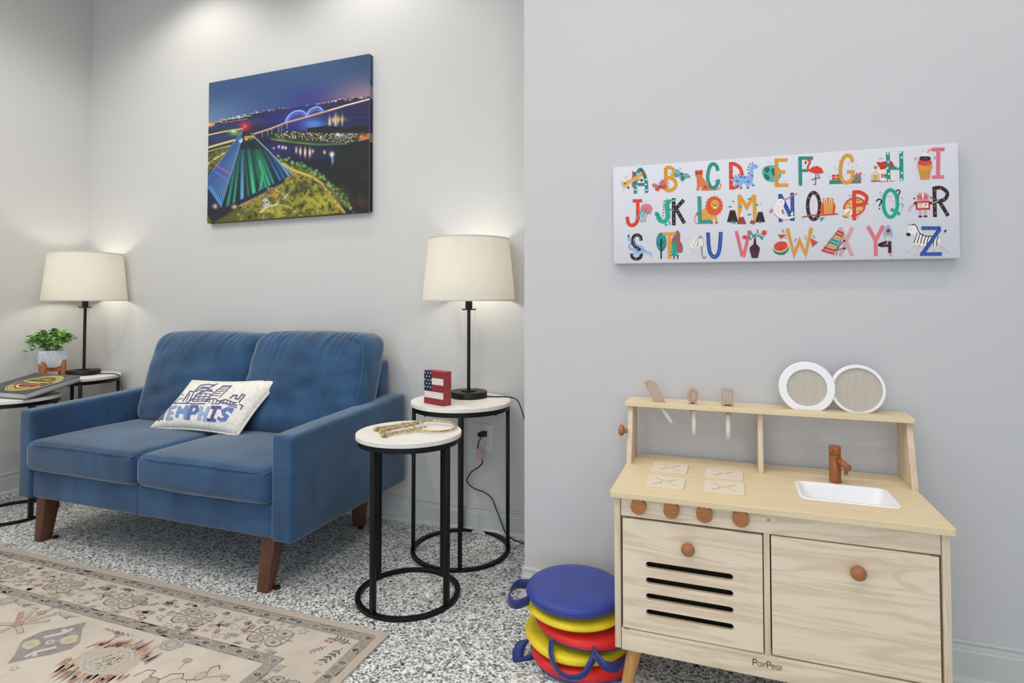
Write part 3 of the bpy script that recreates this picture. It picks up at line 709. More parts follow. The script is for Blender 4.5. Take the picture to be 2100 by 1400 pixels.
def leaf_mesh():
    vs, fs = [], []
    for i in range(7):
        t_ = i/6; wd = 0.0085*math.sin(PI*min(1, t_**0.8))**0.8+0.0003; x = 0.030*t_; z = 0.006*math.sin(PI*t_)-0.004*t_*t_
        vs += [(x, -wd, z+wd*0.3), (x, 0, z), (x, wd, z+wd*0.3)]
    for i in range(6):
        b = i*3; fs += [(b, b+3, b+4, b+1), (b+1, b+4, b+5, b+2)]
    return vs, fs
lv, lf = leaf_mesh()
for s_ in range(46):
    a = rnd.uniform(0, 2*PI); sp_ = rnd.uniform(0.0, 1.0)**0.6
    rise = 0.088*math.sqrt(max(0, 1-(sp_*0.97)**2))+0.008; top = Vector((PX+math.cos(a)*0.105*sp_, PY+math.sin(a)*0.105*sp_, PZ+0.143+rise))
    if s_ == 0: top = Vector((PX-0.128, PY-0.055, PZ+0.135))
    base = Vector((PX+math.cos(a)*0.02, PY+math.sin(a)*0.02, PZ+0.134)); mid = (base+top)/2+Vector((0, 0, 0.022+0.012*(1-sp_)))
    path = crom([base, mid, top], 5); tube('stem', path, 0.0011, 'leaf_green', pp, 5)
    for k in range(6):
        q_ = path[min(len(path)-1, 2+k*2 if k < 5 else len(path)-1)]; d = (path[-1]-path[-3]).normalized()
        ang = math.atan2(d.y, d.x)+((-1)**k)*rnd.uniform(0.5, 1.5)*(0 if k == 5 else 1)
        rot = Matrix.Rotation(ang, 4, 'Z') @ Matrix.Rotation(-rnd.uniform(-0.1, 0.9), 4, 'Y') @ Matrix.Rotation(rnd.uniform(-0.5, 0.5), 4, 'X')
        if leafme is None:
            l = mk('leaf', lv, lf, 'leaf_green', pp, True, origin=(0, 0, 0)); leafme = l.data
        else:
            l = bpy.data.objects.new('leaf', leafme); C.objects.link(l); l.parent = pp
        sc_ = rnd.uniform(1.0, 1.5)
        l.matrix_local = Matrix.Translation(q_-Vector((PX, PY, PZ))) @ rot @ Matrix.Scale(sc_, 4)
# ---------------------------------------------------------------- toy kitchen
KX0, KX1, KY0, KY1 = -0.277, 0.466, 1.553, 1.950
tk = thing('toy_kitchen', 'pale pine wooden toy kitchen with sink, oven door and round knobs', 'toy kitchen', (0.095, 1.75, 0))
ZT = 0.55
def fz(th=0): return lambda u, v, d: (u, v, ZT-th+d)
ctop = plate('countertop', rrect(KX0-0.009, 1.540, KX1+0.009, 1.955, 0.006, 3), [rrect(0.186, 1.652, 0.394, 1.797, 0.018, 5)], 0.016, fz(0.016), 'pine_top', tk, 0.0015)
# side panels: a shallow trapezium, front edge slightly slanted
for x0 in (KX0, KX1-0.016): hexa('side_panel', [(x0, KY0+0.004, 0.140), (x0+0.016, KY0+0.004, 0.140), (x0+0.016, KY1, 0.140), (x0, KY1, 0.140), (x0, KY0, 0.534), (x0+0.016, KY0, 0.534), (x0+0.016, KY1, 0.534), (x0, KY1, 0.534)], 'pine_upright', tk, 0.0015)
xi0, xi1 = KX0+0.0175, KX1-0.0175
rail = box('control_panel', (xi0, KY0+0.004, 0.484), (xi1, KY0+0.018, 0.533), 'pine_face', tk, 0.0008)
box('bottom_rail', (xi0, KY0+0.006, 0.137), (xi1, KY0+0.020, 0.183), 'pine_face', tk, 0.0008)
box('bottom_panel', (xi0, KY0+0.004, 0.1835), (xi1, KY1-0.008, 0.1935), 'pine_face', tk, 0.0008)
box('back_panel', (xi0, KY1-0.0065, 0.15), (xi1, KY1-0.001, 0.53), 'plate_ply', tk)
box('divider', (0.0855, KY0+0.004, 0.194), (0.0995, KY1-0.008, 0.4835), 'pine_upright', tk, 0.0008)
def front(u, v, d): return (u, KY0+0.016-d, v)
slots = [rrect(-0.196, z-0.0085, 0.016, z+0.0085, 0.0084, 6) for z in (0.3665, 0.3265, 0.2860, 0.2455)]
d1 = plate('oven_door', rrect(xi0+0.004, 0.197, 0.0830, 0.4790, 0.002, 2), slots, 0.014, front, 'pine_face', tk, 0.0007)
d1['label'] = 'left door with four rounded slots'
d2 = plate('cabinet_door', rrect(0.1025, 0.1985, xi1-0.004, 0.4810, 0.002, 2), [], 0.014, front, 'pine_face', tk, 0.0007)
box('oven_shade_sheet', (xi0+0.002, KY0+0.03, 0.1945), (0.084, KY0+0.034, 0.4835), 'hole_shade', tk)  # added dark sheet; its colour stands for the shade behind the door slots
def mush(name, x, z, par, y=KY0+0.002):
    return lathe(name, [(0.0001, -0.026), (0.008, -0.0255), (0.0150, -0.022), (0.0170, -0.017), (0.0160, -0.012), (0.0100, -0.008), (0.0072, -0.004), (0.0080, 0.0)], (x, y, z), 'knob_wood', par, 32, 'y')
mush('door_knob', -0.090, 0.4255, d1); mush('door_knob', 0.284, 0.4265, d2)
for x in (-0.2125, -0.130, -0.050, 0.0345):
    lathe('stove_knob', [(0.0185, -0.0185), (0.0192, -0.0175), (0.0192, -0.001), (0.0185, 0.0)], (x, KY0+0.004, 0.5165), 'knob_wood', tk, 40, 'y')
lathe('screw', [(0.0005, -0.0008), (0.0036, -0.0008), (0.0040, 0)], (0.098, KY0+0.004, 0.517), 'steel', tk, 16, 'y')
for x, z, dr in ((xi0+0.010, 0.4815, 0), (xi1-0.012, 0.4815, 0), (xi0+0.012, 0.1945, 0)): box('hinge', (x-0.007, KY0+0.0015, z-0.0012), (x+0.007, KY0+0.012, z+0.0014), 'steel', tk)
def kleg(x, y, dx, dy):
    lathe_pts = [(x+dx, y+dy, 0.0), (x, y, 0.137)]
    n = 20; vs = []; fs = []
    for (px, py, pz), r in zip(lathe_pts, (0.0125, 0.0205)):
        for k in range(n): a = 2*PI*k/n; vs.append((px+r*math.cos(a), py+r*math.sin(a), pz))
    fs = [(k, (k+1) % n, n+(k+1) % n, n+k) for k in range(n)]+[tuple(reversed(range(n))), tuple(n+k for k in range(n))]
    l = mk('leg', vs, fs, 'leg_pine', tk, True); l.data.set_sharp_from_angle(angle=0.8)
kleg(-0.228, KY0+0.036, -0.030, -0.022); kleg(0.418, KY0+0.036, 0.030, -0.022); kleg(-0.228, KY1-0.045, -0.030, 0.020); kleg(0.418, KY1-0.045, 0.030, 0.020)
# sink basin: rim lip, sloping walls, floor
sk_v, sk_f = [], []
loops = [(0.178, 1.644, 0.402, 1.805, 0.024, ZT+0.0003), (0.180, 1.646, 0.400, 1.803, 0.023, ZT+0.0024), (0.1875, 1.6535, 0.3925, 1.7955, 0.018, ZT+0.0022), (0.190, 1.656, 0.390, 1.793, 0.018, ZT-0.002), (0.202, 1.668, 0.378, 1.781, 0.022, ZT-0.052), (0.212, 1.678, 0.368, 1.771, 0.020, ZT-0.058)]
for (a, b, c, d, r, z) in loops: sk_v += [(x, y, z) for x, y in rrect(a, b, c, d, r, 6)]
nl = len(sk_v)//len(loops)
for i in range(len(loops)-1):
    for k in range(nl): sk_f.append((i*nl+k, i*nl+(k+1) % nl, (i+1)*nl+(k+1) % nl, (i+1)*nl+k))
sk_f.append(tuple((len(loops)-1)*nl+k for k in range(nl)))
mk('sink_basin', sk_v, sk_f, 'white_lacquer', tk, True)
# faucet
fx, fy = 0.2845, 1.826
fc = lathe('faucet', [(0.0145, 0.0), (0.0148, 0.001), (0.0148, 0.0735), (0.0140, 0.0745), (0.0132, 0.0750), (0.0132, 0.0765), (0.0143, 0.0772), (0.0148, 0.078), (0.0148, 0.0975), (0.0140, 0.099), (0.0003, 0.099)], (fx, fy, ZT), 'faucet_wood', tk, 36)
tube('faucet_spout', [(fx+0.004, fy-0.008, ZT+0.066), (fx+0.024, fy-0.050, ZT+0.0535)], 0.0085, 'faucet_wood', fc, 24)
tube('faucet_nozzle', [(fx+0.020, fy-0.040, ZT+0.050), (fx+0.020, fy-0.040, ZT+0.034)], 0.005, 'faucet_wood', fc, 16)
tube('faucet_lever', [(fx-0.006, fy-0.008, ZT+0.088), (fx-0.014, fy-0.024, ZT+0.0885)], 0.0052, 'faucet_wood', fc, 16)
# burner plates with a star-shaped cut-out
def burner(cx, cy):
    w_, h_ = 0.0500, 0.0490; out = rrect(cx-w_, cy-h_, cx+w_, cy+h_, 0.006, 4)
    hole = []
    for k in range(4):
        a = PI/4+k*PI/2; ca, sa = math.cos(a), math.sin(a); t_ = 0.0036
        def q(r, s): return (cx+ca*r-sa*s, cy+sa*r+ca*s)
        hole += [q(0.017, -t_), q(0.042, -t_), q(0.042, t_), q(0.017, t_)]
        a2 = a+PI/4; hole.append((cx+math.cos(a2)*0.0105*(1.0), cy+math.sin(a2)*0.0105))
    plate('burner_plate', out, [hole], 0.0032, lambda u, v, d: (u, v, ZT+0.0002+d), 'plate_ply', tk, 0.0003)
for cx, cy in ((-0.1545, 1.807), (-0.003, 1.797), (-0.154, 1.661), (-0.003, 1.666)): burner(cx, cy)
# upper shelf on three uprights
SZ = 0.733
sh_holes = [rrect(-0.209, 1.872, -0.171, 1.887, 0.003, 2), rrect(-0.106, 1.872, -0.078, 1.887, 0.003, 2), rrect(-0.006, 1.872, 0.022, 1.887, 0.003, 2), rrect(0.135, 1.8885, 0.445, 1.9125, 0.004, 3)]
plate('shelf', rrect(-0.293, 1.842, 0.482, 1.953, 0.006, 3), sh_holes, 0.0125, lambda u, v, d: (u, v, SZ-0.0125+d), 'pine_top', tk, 0.001)
for xa, xb in ((-0.285, -0.270), (0.0905, 0.1045), (0.462, 0.477)):
    y0b, y0t = (1.812, 1.858) if xa != 0.0905 else (1.845, 1.862)
    hexa('shelf_support', [(xa, y0b, ZT), (xb, y0b, ZT), (xb, 1.948, ZT), (xa, 1.948, ZT), (xa, y0t, SZ-0.0126), (xb, y0t, SZ-0.0126), (xb, 1.948, SZ-0.0126), (xa, 1.948, SZ-0.0126)], 'pine_upright', tk, 0.001)
lathe('side_knob', [(0.008, 0.0), (0.0072, -0.005), (0.010, -0.009), (0.0165, -0.013), (0.0178, -0.018), (0.016, -0.023), (0.009, -0.0265), (0.0001, -0.027)], (-0.285, 1.835, 0.646), 'knob_wood', tk, 32, 'x')
# maker's word burnt into the bottom rail
wd = Art(lambda x, y, h: (x, KY0+0.006-h, y), 0.0004, 0.00002)
def WP(st, x, sx, y=0.1625, s=0.0152, wdt=0.0016):
    for sm, pts in st: wd.line([(x+a*sx, y+b*s) for a, b in pts], wdt, '6b5a4c', sm)
P_ = [(0, [(0, 0), (0, 1)]), (5, [(0, 1), (0.5, 1), (0.9, 0.93), (1.0, 0.74), (0.9, 0.55), (0.5, 0.47), (0, 0.47)])]
a_s = [(5, [(0.9, 0.5), (0.7, 0.66), (0.35, 0.66), (0.05, 0.5), (0.02, 0.2), (0.3, 0.0), (0.65, 0.02), (0.9, 0.18)]), (0, [(0.9, 0.68), (0.9, 0)])]
i_s = [(0, [(0, 0), (0, 0.66)]), (0, [(0, 0.82), (0, 0.9)])]; r_s = [(0, [(0, 0), (0, 0.66)]), (4, [(0, 0.4), (0.3, 0.62), (0.8, 0.66)])]
e_s = [(5, [(0.05, 0.36), (0.9, 0.36), (0.85, 0.55), (0.5, 0.67), (0.1, 0.52), (0.03, 0.2), (0.3, 0.0), (0.6, 0.0), (0.88, 0.12)])]
for st, x, sx, w2 in ((P_, 0.0600, 0.0085, 0.0026), (a_s, 0.0712, 0.0072, 0.0015), (i_s, 0.0812, 0.006, 0.0015), (r_s, 0.0845, 0.0050, 0.0015), (P_, 0.0910, 0.0085, 0.0026), (e_s, 0.1020, 0.0072, 0.0015), (a_s, 0.1112, 0.0072, 0.0015), (r_s, 0.1213, 0.0050, 0.0015)):
    WP(st, x-0.001, sx, wdt=w2)
wd.build('maker_lettering', 'printed_ink', tk)

# utensils standing in the shelf slots
def uten(name, label, loc): return thing(name, label, 'toy utensil', loc, 'toy utensils in the shelf slots')
un = uten('toy_knife', 'toy knife leaning in the shelf, wooden blade and mint handle', (-0.19, 1.88, SZ))
K = lambda u, v, d: (u, 1.8755+d+(v-SZ)*0.05, v)
plate('blade', [(-0.2010, 0.7210), (-0.1760, 0.7210), (-0.1750, 0.735), (-0.198, 0.785), (-0.2060, 0.7945), (-0.2160, 0.7995), (-0.2280, 0.7985), (-0.2400, 0.7920), (-0.2330, 0.7800)], [], 0.007, K, 'utensil_wood', un, 0.001)
tube('handle', [(-0.1885, 1.879, 0.7225), (-0.1540, 1.875, 0.672)], [0.0062, 0.0062], 'mint_plastic', un, 16)
us = uten('toy_spoon', 'toy spoon with a small oval wooden bowl upright in the shelf', (-0.092, 1.88, SZ))
K0 = lambda u, v, d: (u, 1.8755+d, v)
plate('spoon_bowl', [(-0.092+0.0165*math.cos(a), 0.7585+0.0255*math.sin(a)) for a in [2*PI*k/32 for k in range(32)]], [], 0.007, K0, 'utensil_wood', us, 0.001)
b_v, b_f = lathe_vf([(0.0105, -0.0004), (0.0105, -0.0016), (0.0090, -0.0016), (0.0088, 0.0), (0.004, 0.0002), (0.0001, 0.0002)], (0, 0, 0), 28, 'y', cap=False)
mk('bowl_rim', [(-0.0905+x*1.0, 1.8755+y, 0.7590+z*1.65) for x, y, z in b_v], b_f, 'utensil_wood', us, True)
plate('neck', [(-0.101, 0.703), (-0.083, 0.703), (-0.083, 0.737), (-0.101, 0.737)], [], 0.006, K0, 'utensil_wood', us)
tube('handle', [(-0.0885, 1.875, 0.713), (-0.0885, 1.875, 0.641)], [0.0062, 0.0072], 'mint_plastic', us, 16)
up = uten('toy_spatula', 'toy slotted spatula upright in the shelf, mint handle below', (0.008, 1.88, SZ))
plate('spatula_head', rrect(-0.010, 0.7335, 0.0255, 0.7850, 0.005, 4), [rrect(x-0.0018, 0.747, x+0.0018, 0.777, 0.0015, 3) for x in (-0.0005, 0.0077, 0.016)], 0.006, K0, 'utensil_wood', up, 0.0008)
plate('neck', [(0.001, 0.703), (0.019, 0.703), (0.019, 0.737), (0.001, 0.737)], [], 0.006, K0, 'utensil_wood', up)
tube('handle', [(0.0095, 1.875, 0.708), (0.0095, 1.875, 0.6385)], [0.0066, 0.0076], 'mint_plastic', up, 16)
# two round toy pans standing in the long slot
def disc(name, label, x, z, r, ri, y0, tilt):
    t_ = thing(name, label, 'toy plate', (x, y0, z-r), 'toy plates on the kitchen shelf')
    prof = [(ri, -0.006), (r-0.002, -0.006), (r, -0.004), (r, 0.004), (r-0.002, 0.006), (ri-0.006, 0.006), (ri-0.006, 0.001), (ri, 0.001), (ri, -0.006)]
    def tl(vs): return [(a, y0+(b)+(c-(z-r))*tilt, c) for a, b, c in vs]
    vs, fs = lathe_vf(prof, (x, 0, z), 72, 'y', cap=False); o = mk('rim', tl(vs), fs, 'white_lacquer', t_, True); o.data.set_sharp_from_angle(angle=0.6)
    b = bmesh.new(); b.from_mesh(o.data); bmesh.ops.recalc_face_normals(b, faces=b.faces); b.to_mesh(o.data); b.free()
    vs, fs = lathe_vf([(ri-0.0005, -0.001), (ri-0.0005, 0.0005)], (x, 0, z), 72, 'y'); mk('wood_inlay', tl(vs), fs, 'ply_disc', t_)
disc('toy_plate', 'round toy plate with a wide white rim, overlapping in front', 0.2255, 0.7960, 0.0745, 0.0530, 1.8975, 0.06)
disc('toy_plate', 'larger round toy plate with a thin white rim, standing behind', 0.3570, 0.7960, 0.0700, 0.0615, 1.9040, 0.05)

# ---------------------------------------------------------------- round floor cushions
def cushion(label, cx, cy, z0, th, R, mat_top, mat_bot, f=None):
    t_ = thing('round_cushion', label, 'cushion', (cx, cy, z0), 'stack of round floor cushions')
    def ring_mesh(name, prof, mat):
        vs, fs = lathe_vf(prof, (cx, cy, z0), 72)
        vs = [f(Vector(v)) if f else v for v in vs]
        return mk(name, vs, fs, mat, t_, True)
    ring_mesh('top_cover', [(R, th*0.45), (R, th*0.55), (R-0.003, th*0.74), (R-0.010, th*0.88), (R-0.024, th*0.96), (R-0.05, th*0.99), (R*0.4, th), (0.001, th)], mat_top)
    ring_mesh('bottom_cover', [(0.001, 0), (R-0.03, 0), (R-0.012, th*0.08), (R-0.003, th*0.22), (R, th*0.40), (R, th*0.45)], mat_bot)
    pts = [Vector((cx+(R+0.0005)*math.cos(a), cy+(R+0.0005)*math.sin(a), z0+th*0.45)) for a in [2*PI*k/72 for k in range(72)]]
    tube('seam', [f(p) if f else p for p in pts], 0.0014, mat_top, t_, 6, True)
    return t_
def sag(dx, amt, ph=0.0, R=0.16):
    # the edge slumps where nothing holds it
    def f(p):
        a = math.atan2(p.y-1.73, p.x+0.42); r = math.hypot(p.x+0.42, p.y-1.73)/R
        return p+Vector((0, 0, -amt*max(0, math.cos(a-dx))**2*r**3+0.0012*math.sin(5*a+ph)*r*r))
    return f
c5 = cushion('red round cushion at the bottom of the stack, blue strap at its left', -0.402, 1.722, 0.0, 0.042, 0.152, 'nylon_red', 'nylon_blue', sag(2.5, 0.0, 1))
c4 = cushion('lower yellow round cushion, drooping between the two red ones', -0.420, 1.735, 0.0425, 0.030, 0.156, 'nylon_yellow', 'nylon_yellow', lambda p: p+Vector((0, 0, 0.012*max(0, -(p.x+0.42)/0.156)**1.5)))
c3 = cushion('red round cushion in mid-stack with a blue underside', -0.398, 1.735, 0.081, 0.037, 0.146, 'nylon_red', 'nylon_blue', lambda p: p+Vector((0, 0, 0.010*max(-1, min(1, -(p.x+0.40)/0.14))+0.002)))
c2 = cushion('upper yellow round cushion just under the blue top one', -0.4275, 1.738, 0.130, 0.024, 0.1475, 'nylon_yellow', 'nylon_yellow', lambda p: p+Vector((0, 0, 0.005*max(-1, min(1, -(p.x+0.42)/0.14))+0.0)))
c1 = cushion('blue round cushion on top of the stack with a loop handle', -0.4285, 1.742, 0.160, 0.037, 0.1480, 'nylon_blue', 'nylon_blue', None)
strap('handle', [(-0.545, 1.655, 0.170), (-0.575, 1.625, 0.165), (-0.602, 1.635, 0.168), (-0.612, 1.668, 0.176), (-0.600, 1.702, 0.184), (-0.572, 1.718, 0.182), (-0.555, 1.724, 0.180)], [(0.1, 0.2, 1), (0.3, -0.2, 1), (0.3, 0.1, 1), (0.2, 0.0, 1), (0.1, 0.3, 1)], 0.030, 'webbing_blue', c1)
strap('handle', [(-0.535, 1.690, 0.034), (-0.553, 1.668, 0.046), (-0.566, 1.650, 0.044), (-0.573, 1.636, 0.026), (-0.570, 1.628, 0.008), (-0.552, 1.640, 0.006), (-0.525, 1.662, 0.020)], [(0.9, 0.3, 0.2), (0.95, 0.3, 0.1), (0.95, 0.3, 0.0), (0.6, 0.5, 0.5), (0.3, 0.5, 0.7)], 0.034, 'webbing_blue', c5)
strap('handle', [(-0.462, 1.604, 0.096), (-0.460, 1.585, 0.074), (-0.440, 1.560, 0.050), (-0.405, 1.545, 0.042), (-0.365, 1.552, 0.050), (-0.345, 1.575, 0.076), (-0.335, 1.602, 0.092)], [(1, 0.1, 0.3), (0.8, 0, 0.7), (0.3, -0.2, 1), (0, -0.3, 1), (-0.4, -0.2, 1), (-0.8, 0, 0.6), (-1, 0, 0.2)], 0.018, 'webbing_blue', c3)
strap('handle', [(-0.345, 1.592, 0.098), (-0.322, 1.568, 0.092), (-0.298, 1.562, 0.082), (-0.272, 1.590, 0.072), (-0.262, 1.64, 0.070)], [(0, 0.3, 1)], 0.024, 'webbing_blue', c2)

# ---------------------------------------------------------------- rug
rg = thing('area_rug', 'beige oriental rug with faded grey and rust motifs in front of the loveseat', 'rug', (-2.1, 0.6, 0))
RX0, RX1, RY0, RY1, RZ = -3.25, -0.995, -0.35, 1.617, 0.007
box('pile', (RX0, RY0, 0.0005), (RX1, RY1, RZ), 'rug_pile', rg, 0.002)
ra = Art(lambda x, y, h: (x, y, RZ+h), 0.0003, 0.00004)
def R4(x0, y0, x1, y1, col): ra.poly([(x0, y0), (x1, y0), (x1, y1), (x0, y1)], col)
rr = random.Random(5)
GB, GD, GL, TN, RU, OL = '8c857d', '4a464a', 'b3aba3', '9e8d74', 'a06d57', '827a62'
# plain outer selvedge and the two grey dotted bands
ib = []   # inset of (outer band outer, inner), (second band outer, inner)
def frame(i0, i1, col):
    x0, x1, y0, y1 = RX0+i0, RX1-i0, RY0+i0, RY1-i0; a = i1-i0; ra.cell()
    R4(x0, y1-a, x1, y1, col); R4(x1-a, y0, x1, y1-a, col); R4(x0, y0, x1-a, y0+a, col); R4(x0, y0+a, x0+a, y1-a, col)
frame(0.0, 0.030, 'b7a99a')
for i0, i1 in ((0.031, 0.064), (0.219, 0.256)):
    frame(i0, i1, GB); 
    frame(i0-0.0018, i0, '4d463f'); frame(i1, i1+0.0015, '665d53')
    ra.cell(); ra.k = 6
    for k in range(300):
        q_ = rr.random(); x = rr.uniform(RX0+i0, RX1-i1-0.06)
        y = RY1-rr.uniform(i0, i1)
        if rr.random() < 0.4: x, y = RX1-rr.uniform(i0, i1), rr.uniform(RY0+i0, RY1-i1-0.06); ra.poly([(x, y), (x+0.004, y+0.03), (x+0.009, y+0.05), (x+0.005, y)], rr.choice(['9d968f', '7d7770'])); 
        else: ra.poly([(x, y-0.003), (x+0.035, y-0.001), (x+0.05, y+0.002), (x+0.01, y+0.003)], rr.choice(['9d968f', '7d7770']))
        ra.k = 6
    im = (i0+i1)/2; ra.k = 9
    def dot(x, y):
        ra.k = 9; rx, ry = 0.0135, 0.0100; dk = rr.choice(['2c2a30', '38343a', '4d494f', '2e2b30', '6b676b'])
        ra.poly([(x+(rx+0.0028)*math.cos(a), y+(ry+0.0028)*math.sin(a)) for a in [PI*k/3 for k in range(6)]], 'b9b2aa')
        ra.poly([(x+rx*math.cos(a), y+ry*math.sin(a)) for a in [PI*k/3 for k in range(6)]], dk)
        if rr.random() < 0.25: ra.line([(x-0.006, y), (x+0.006, y+0.001)], 0.002, '8a8480')
    x = RX1-im
    while x > RX0+im: dot(x, RY1-im); dot(x, RY0+im); x -= 0.0655
    y = RY1-im-0.0655
    while y > RY0+im+0.03: dot(RX1-im, y); dot(RX0+im, y); y -= 0.0655
def outline(pts, wdt, col, sm=0, closed=True): ra.line(pts, wdt, col, sm, closed)
def octo(x, y, rx, ry, col, fill=None, w_=0.0022, rot=0):
    pts = []
    for k in range(8):
        a = PI/8+k*PI/4+rot; pts.append((x+rx*math.cos(a)*1.05, y+ry*math.sin(a)*1.05))
    if fill: ra.poly(pts, fill)
    outline(pts, w_, col)
def blob(x, y, r, col, n=9, j=0.35, line=None):
    pts = [(x+r*(1+rr.uniform(-j, j))*math.cos(2*PI*k/n), y+r*0.8*(1+rr.uniform(-j, j))*math.sin(2*PI*k/n)) for k in range(n)]
    ra.poly(pts, col)
    if line: outline(pts, 0.0018, line)
def cross_flower(x, y, s=1.0, c2=RU):
    ra.k = 4
    for sx in (-1, 1):
        for sy in (-1, 1):
            octo(x+sx*0.034*s, y+sy*0.025*s, 0.027*s, 0.018*s, rr.choice(['5b544b', '3e382f']), rr.choice(['a89f8f', 'b0a99b', '9c968c']), 0.0028)
            blob(x+sx*0.034*s, y+sy*0.025*s, 0.009*s, rr.choice(['6d686a', '8a8676', '5c585c']))
    ra.line([(x-0.085*s, y), (x+0.085*s, y)], 0.0024, '4c443c'); ra.line([(x, y-0.048*s), (x, y+0.048*s)], 0.0018, '5c544a')
    for sx in (-1, 1): ra.line([(x+sx*0.060*s, y+0.038*s), (x+sx*0.068*s, y+0.02*s), (x+sx*0.066*s, y-0.02*s), (x+sx*0.055*s, y-0.04*s), (x+sx*0.03*s, y-0.046*s)], 0.0022, '463f38')
    ra.poly([(x-0.009, y), (x, y+0.008), (x+0.009, y), (x, y-0.008)], c2); ra.poly([(x-0.004, y), (x, y+0.004), (x+0.004, y), (x, y-0.004)], 'c9bdac')
def small(x, y, ax=0):
    ra.k = 3; q_ = rr.random(); Z_ = rr.uniform(1.0, 1.6); dk = rr.choice(['4c474c', '6f6a6c', '807a70', '8b8578', TN, RU, '9a9388'])
    if q_ < 0.25:
        for a in range(3): ra.line([(x-0.012+a*0.009, y-0.009), (x-0.005+a*0.009, y+0.009)], 0.0026, dk)
        ra.line([(x-0.012, y-0.002), (x+0.010, y+0.002)], 0.002, dk)
    elif q_ < 0.5: blob(x, y, rr.uniform(0.007, 0.011)*Z_, dk, 8, 0.4, rr.choice([None, '4b453f']))
    elif q_ < 0.75:
        r = rr.uniform(0.012, 0.016)*Z_; pts = [(x+r*(1 if k % 2 else 0.5)*math.cos(PI*k/5+ax), y+r*0.8*(1 if k % 2 else 0.5)*math.sin(PI*k/5+ax)) for k in range(10)]
        ra.poly(pts, 'c6bbaa'); outline(pts, 0.0017, dk)
    else:
        for k in range(4): a = k*PI/2+0.5; ra.ell(x+0.007*math.cos(a), y+0.006*math.sin(a), 0.006, 0.0035, dk, a, 8)
# main border between the bands: cross flowers with small leaves between
def border_run(horizontal, lo, hi, mid):
    n = int((hi-lo)/0.315); 
    for k in range(n+1):
        u = hi-0.10-k*0.315
        if u < lo: break
        P2 = (lambda a, b: (a, mid+b)) if horizontal else (lambda a, b: (mid+b, a))
        x, y = P2(u, 0.0)
        if horizontal: cross_flower(x, y)
        else: cross_flower(x, y, 0.75)
        for dx, dy in [(rr.uniform(0.07, 0.245), rr.uniform(-0.066, 0.066)) for _ in range(17)]+[(rr.uniform(-0.07, 0.07), rr.choice((-1, 1))*rr.uniform(0.054, 0.068)) for _ in range(6)]+list(((0.11, 0.03), (0.105, -0.035), (0.14, 0.0), (0.17, 0.035), (0.18, -0.03), (0.205, 0.01), (0.215, -0.045), (0.05, 0.058), (-0.05, -0.06), (0.0, -0.062), (-0.08, 0.055), (0.16, -0.055), (0.155, 0.055), (0.09, 0.056), (0.1, 0.0))):
            small(*P2(u-dx, dy), rr.random())
border_run(True, RX0+0.24, RX1-0.24, RY1-0.142); border_run(True, RX0+0.24, RX1-0.24, RY0+0.142)
border_run(False, RY0+0.24, RY1-0.22, RX1-0.142); border_run(False, RY0+0.24, RY1-0.22, RX0+0.142)
# branching sprigs at the corner
def sprig(x, y, ang, s, col, n=5):
    ca, sa = math.cos(ang), math.sin(ang); ra.k = 8
    ra.line([(x, y), (x+ca*0.02*s*n, y+sa*0.02*s*n)], 0.0025, col)
    for k in range(1, n+1):
        for sd in (-1, 1):
            bx, by = x+ca*0.018*s*k, y+sa*0.018*s*k; a = ang+sd*0.9
            ra.ell(bx+0.011*s*math.cos(a), by+0.011*s*math.sin(a), 0.011*s, 0.004*s, col, a, 10)
sprig(-1.085, 1.50, -1.75, 0.9, '46423f', 4); sprig(-1.075, 1.525, 2.95, 0.8, '5a5656', 4); sprig(-1.135, 1.49, -2.2, 0.6, '8a8580', 4)
ra.k = 8
for a in range(4): ra.ell(-1.145+0.012*math.cos(a*PI/2+.7), 1.52+0.01*math.sin(a*PI/2+.7), 0.007, 0.005, 'a2583f')
for a in range(4): ra.ell(-1.105+0.012*math.cos(a*PI/2+.7), 1.42+0.01*math.sin(a*PI/2+.7), 0.006, 0.004, 'b58d78')
# inner field
def jag(cx, cy, rx, ry, n, amp, col, ph=0.0, x_skew=0.25):
    pts = []
    for k in range(n):
        a = 2*PI*k/n+ph; r = 1.0+(amp if k % 2 else 0)
        x, y = cx+rx*r*math.cos(a), cy+ry*r*math.sin(a); pts.append((x, y))
    ra.poly(pts, col)
def medallion(cx, cy, s=1.0):
    ra.k = 4; jag(cx, cy, 0.098*s, 0.080*s, 30, 0.08, 'b9a793')
    for k in range(150):
        u = rr.uniform(-1.1, 1.1); sd = 1 if k % 2 else -1; x = cx+u*0.112*s; yb = cy+sd*(0.085*s*math.sqrt(max(0.05, 1-(u/1.15)**2)))*rr.uniform(0.55, 1.0)
        ln = sd*rr.uniform(0.018, 0.052)*s; wd_ = rr.uniform(0.003, 0.0065); ra.k = 6+k % 3
        ra.poly([(x-wd_, yb), (x+wd_, yb), (x+wd_*0.6+0.004, yb+ln*0.6), (x+0.006, yb+ln)], rr.choice(['9c5f48', 'a8745c', 'b28a75', '8c8f84', 'a67660', 'b79a86', 'a5674e', 'c4b5a2']))
    ra.k = 10; octo(cx, cy, 0.070*s, 0.058*s, 'b9b6b4', 'a3a19d', 0.006); octo(cx, cy, 0.058*s, 0.047*s, 'b7ae9f', 'b9ae9c', 0.003)
    for k in range(110): a, r = rr.uniform(0, 2*PI), rr.random()**0.6*0.044*s; ra.k = 14; ra.line([(cx+r*math.cos(a), cy+r*0.9*math.sin(a)), (cx+r*math.cos(a)+rr.uniform(-.006, .006), cy+r*0.9*math.sin(a)+rr.uniform(-.010, .010))], 0.0026, rr.choice(['6b6552', '94907c', '6a6a58', 'a08a74', '7b7562']))
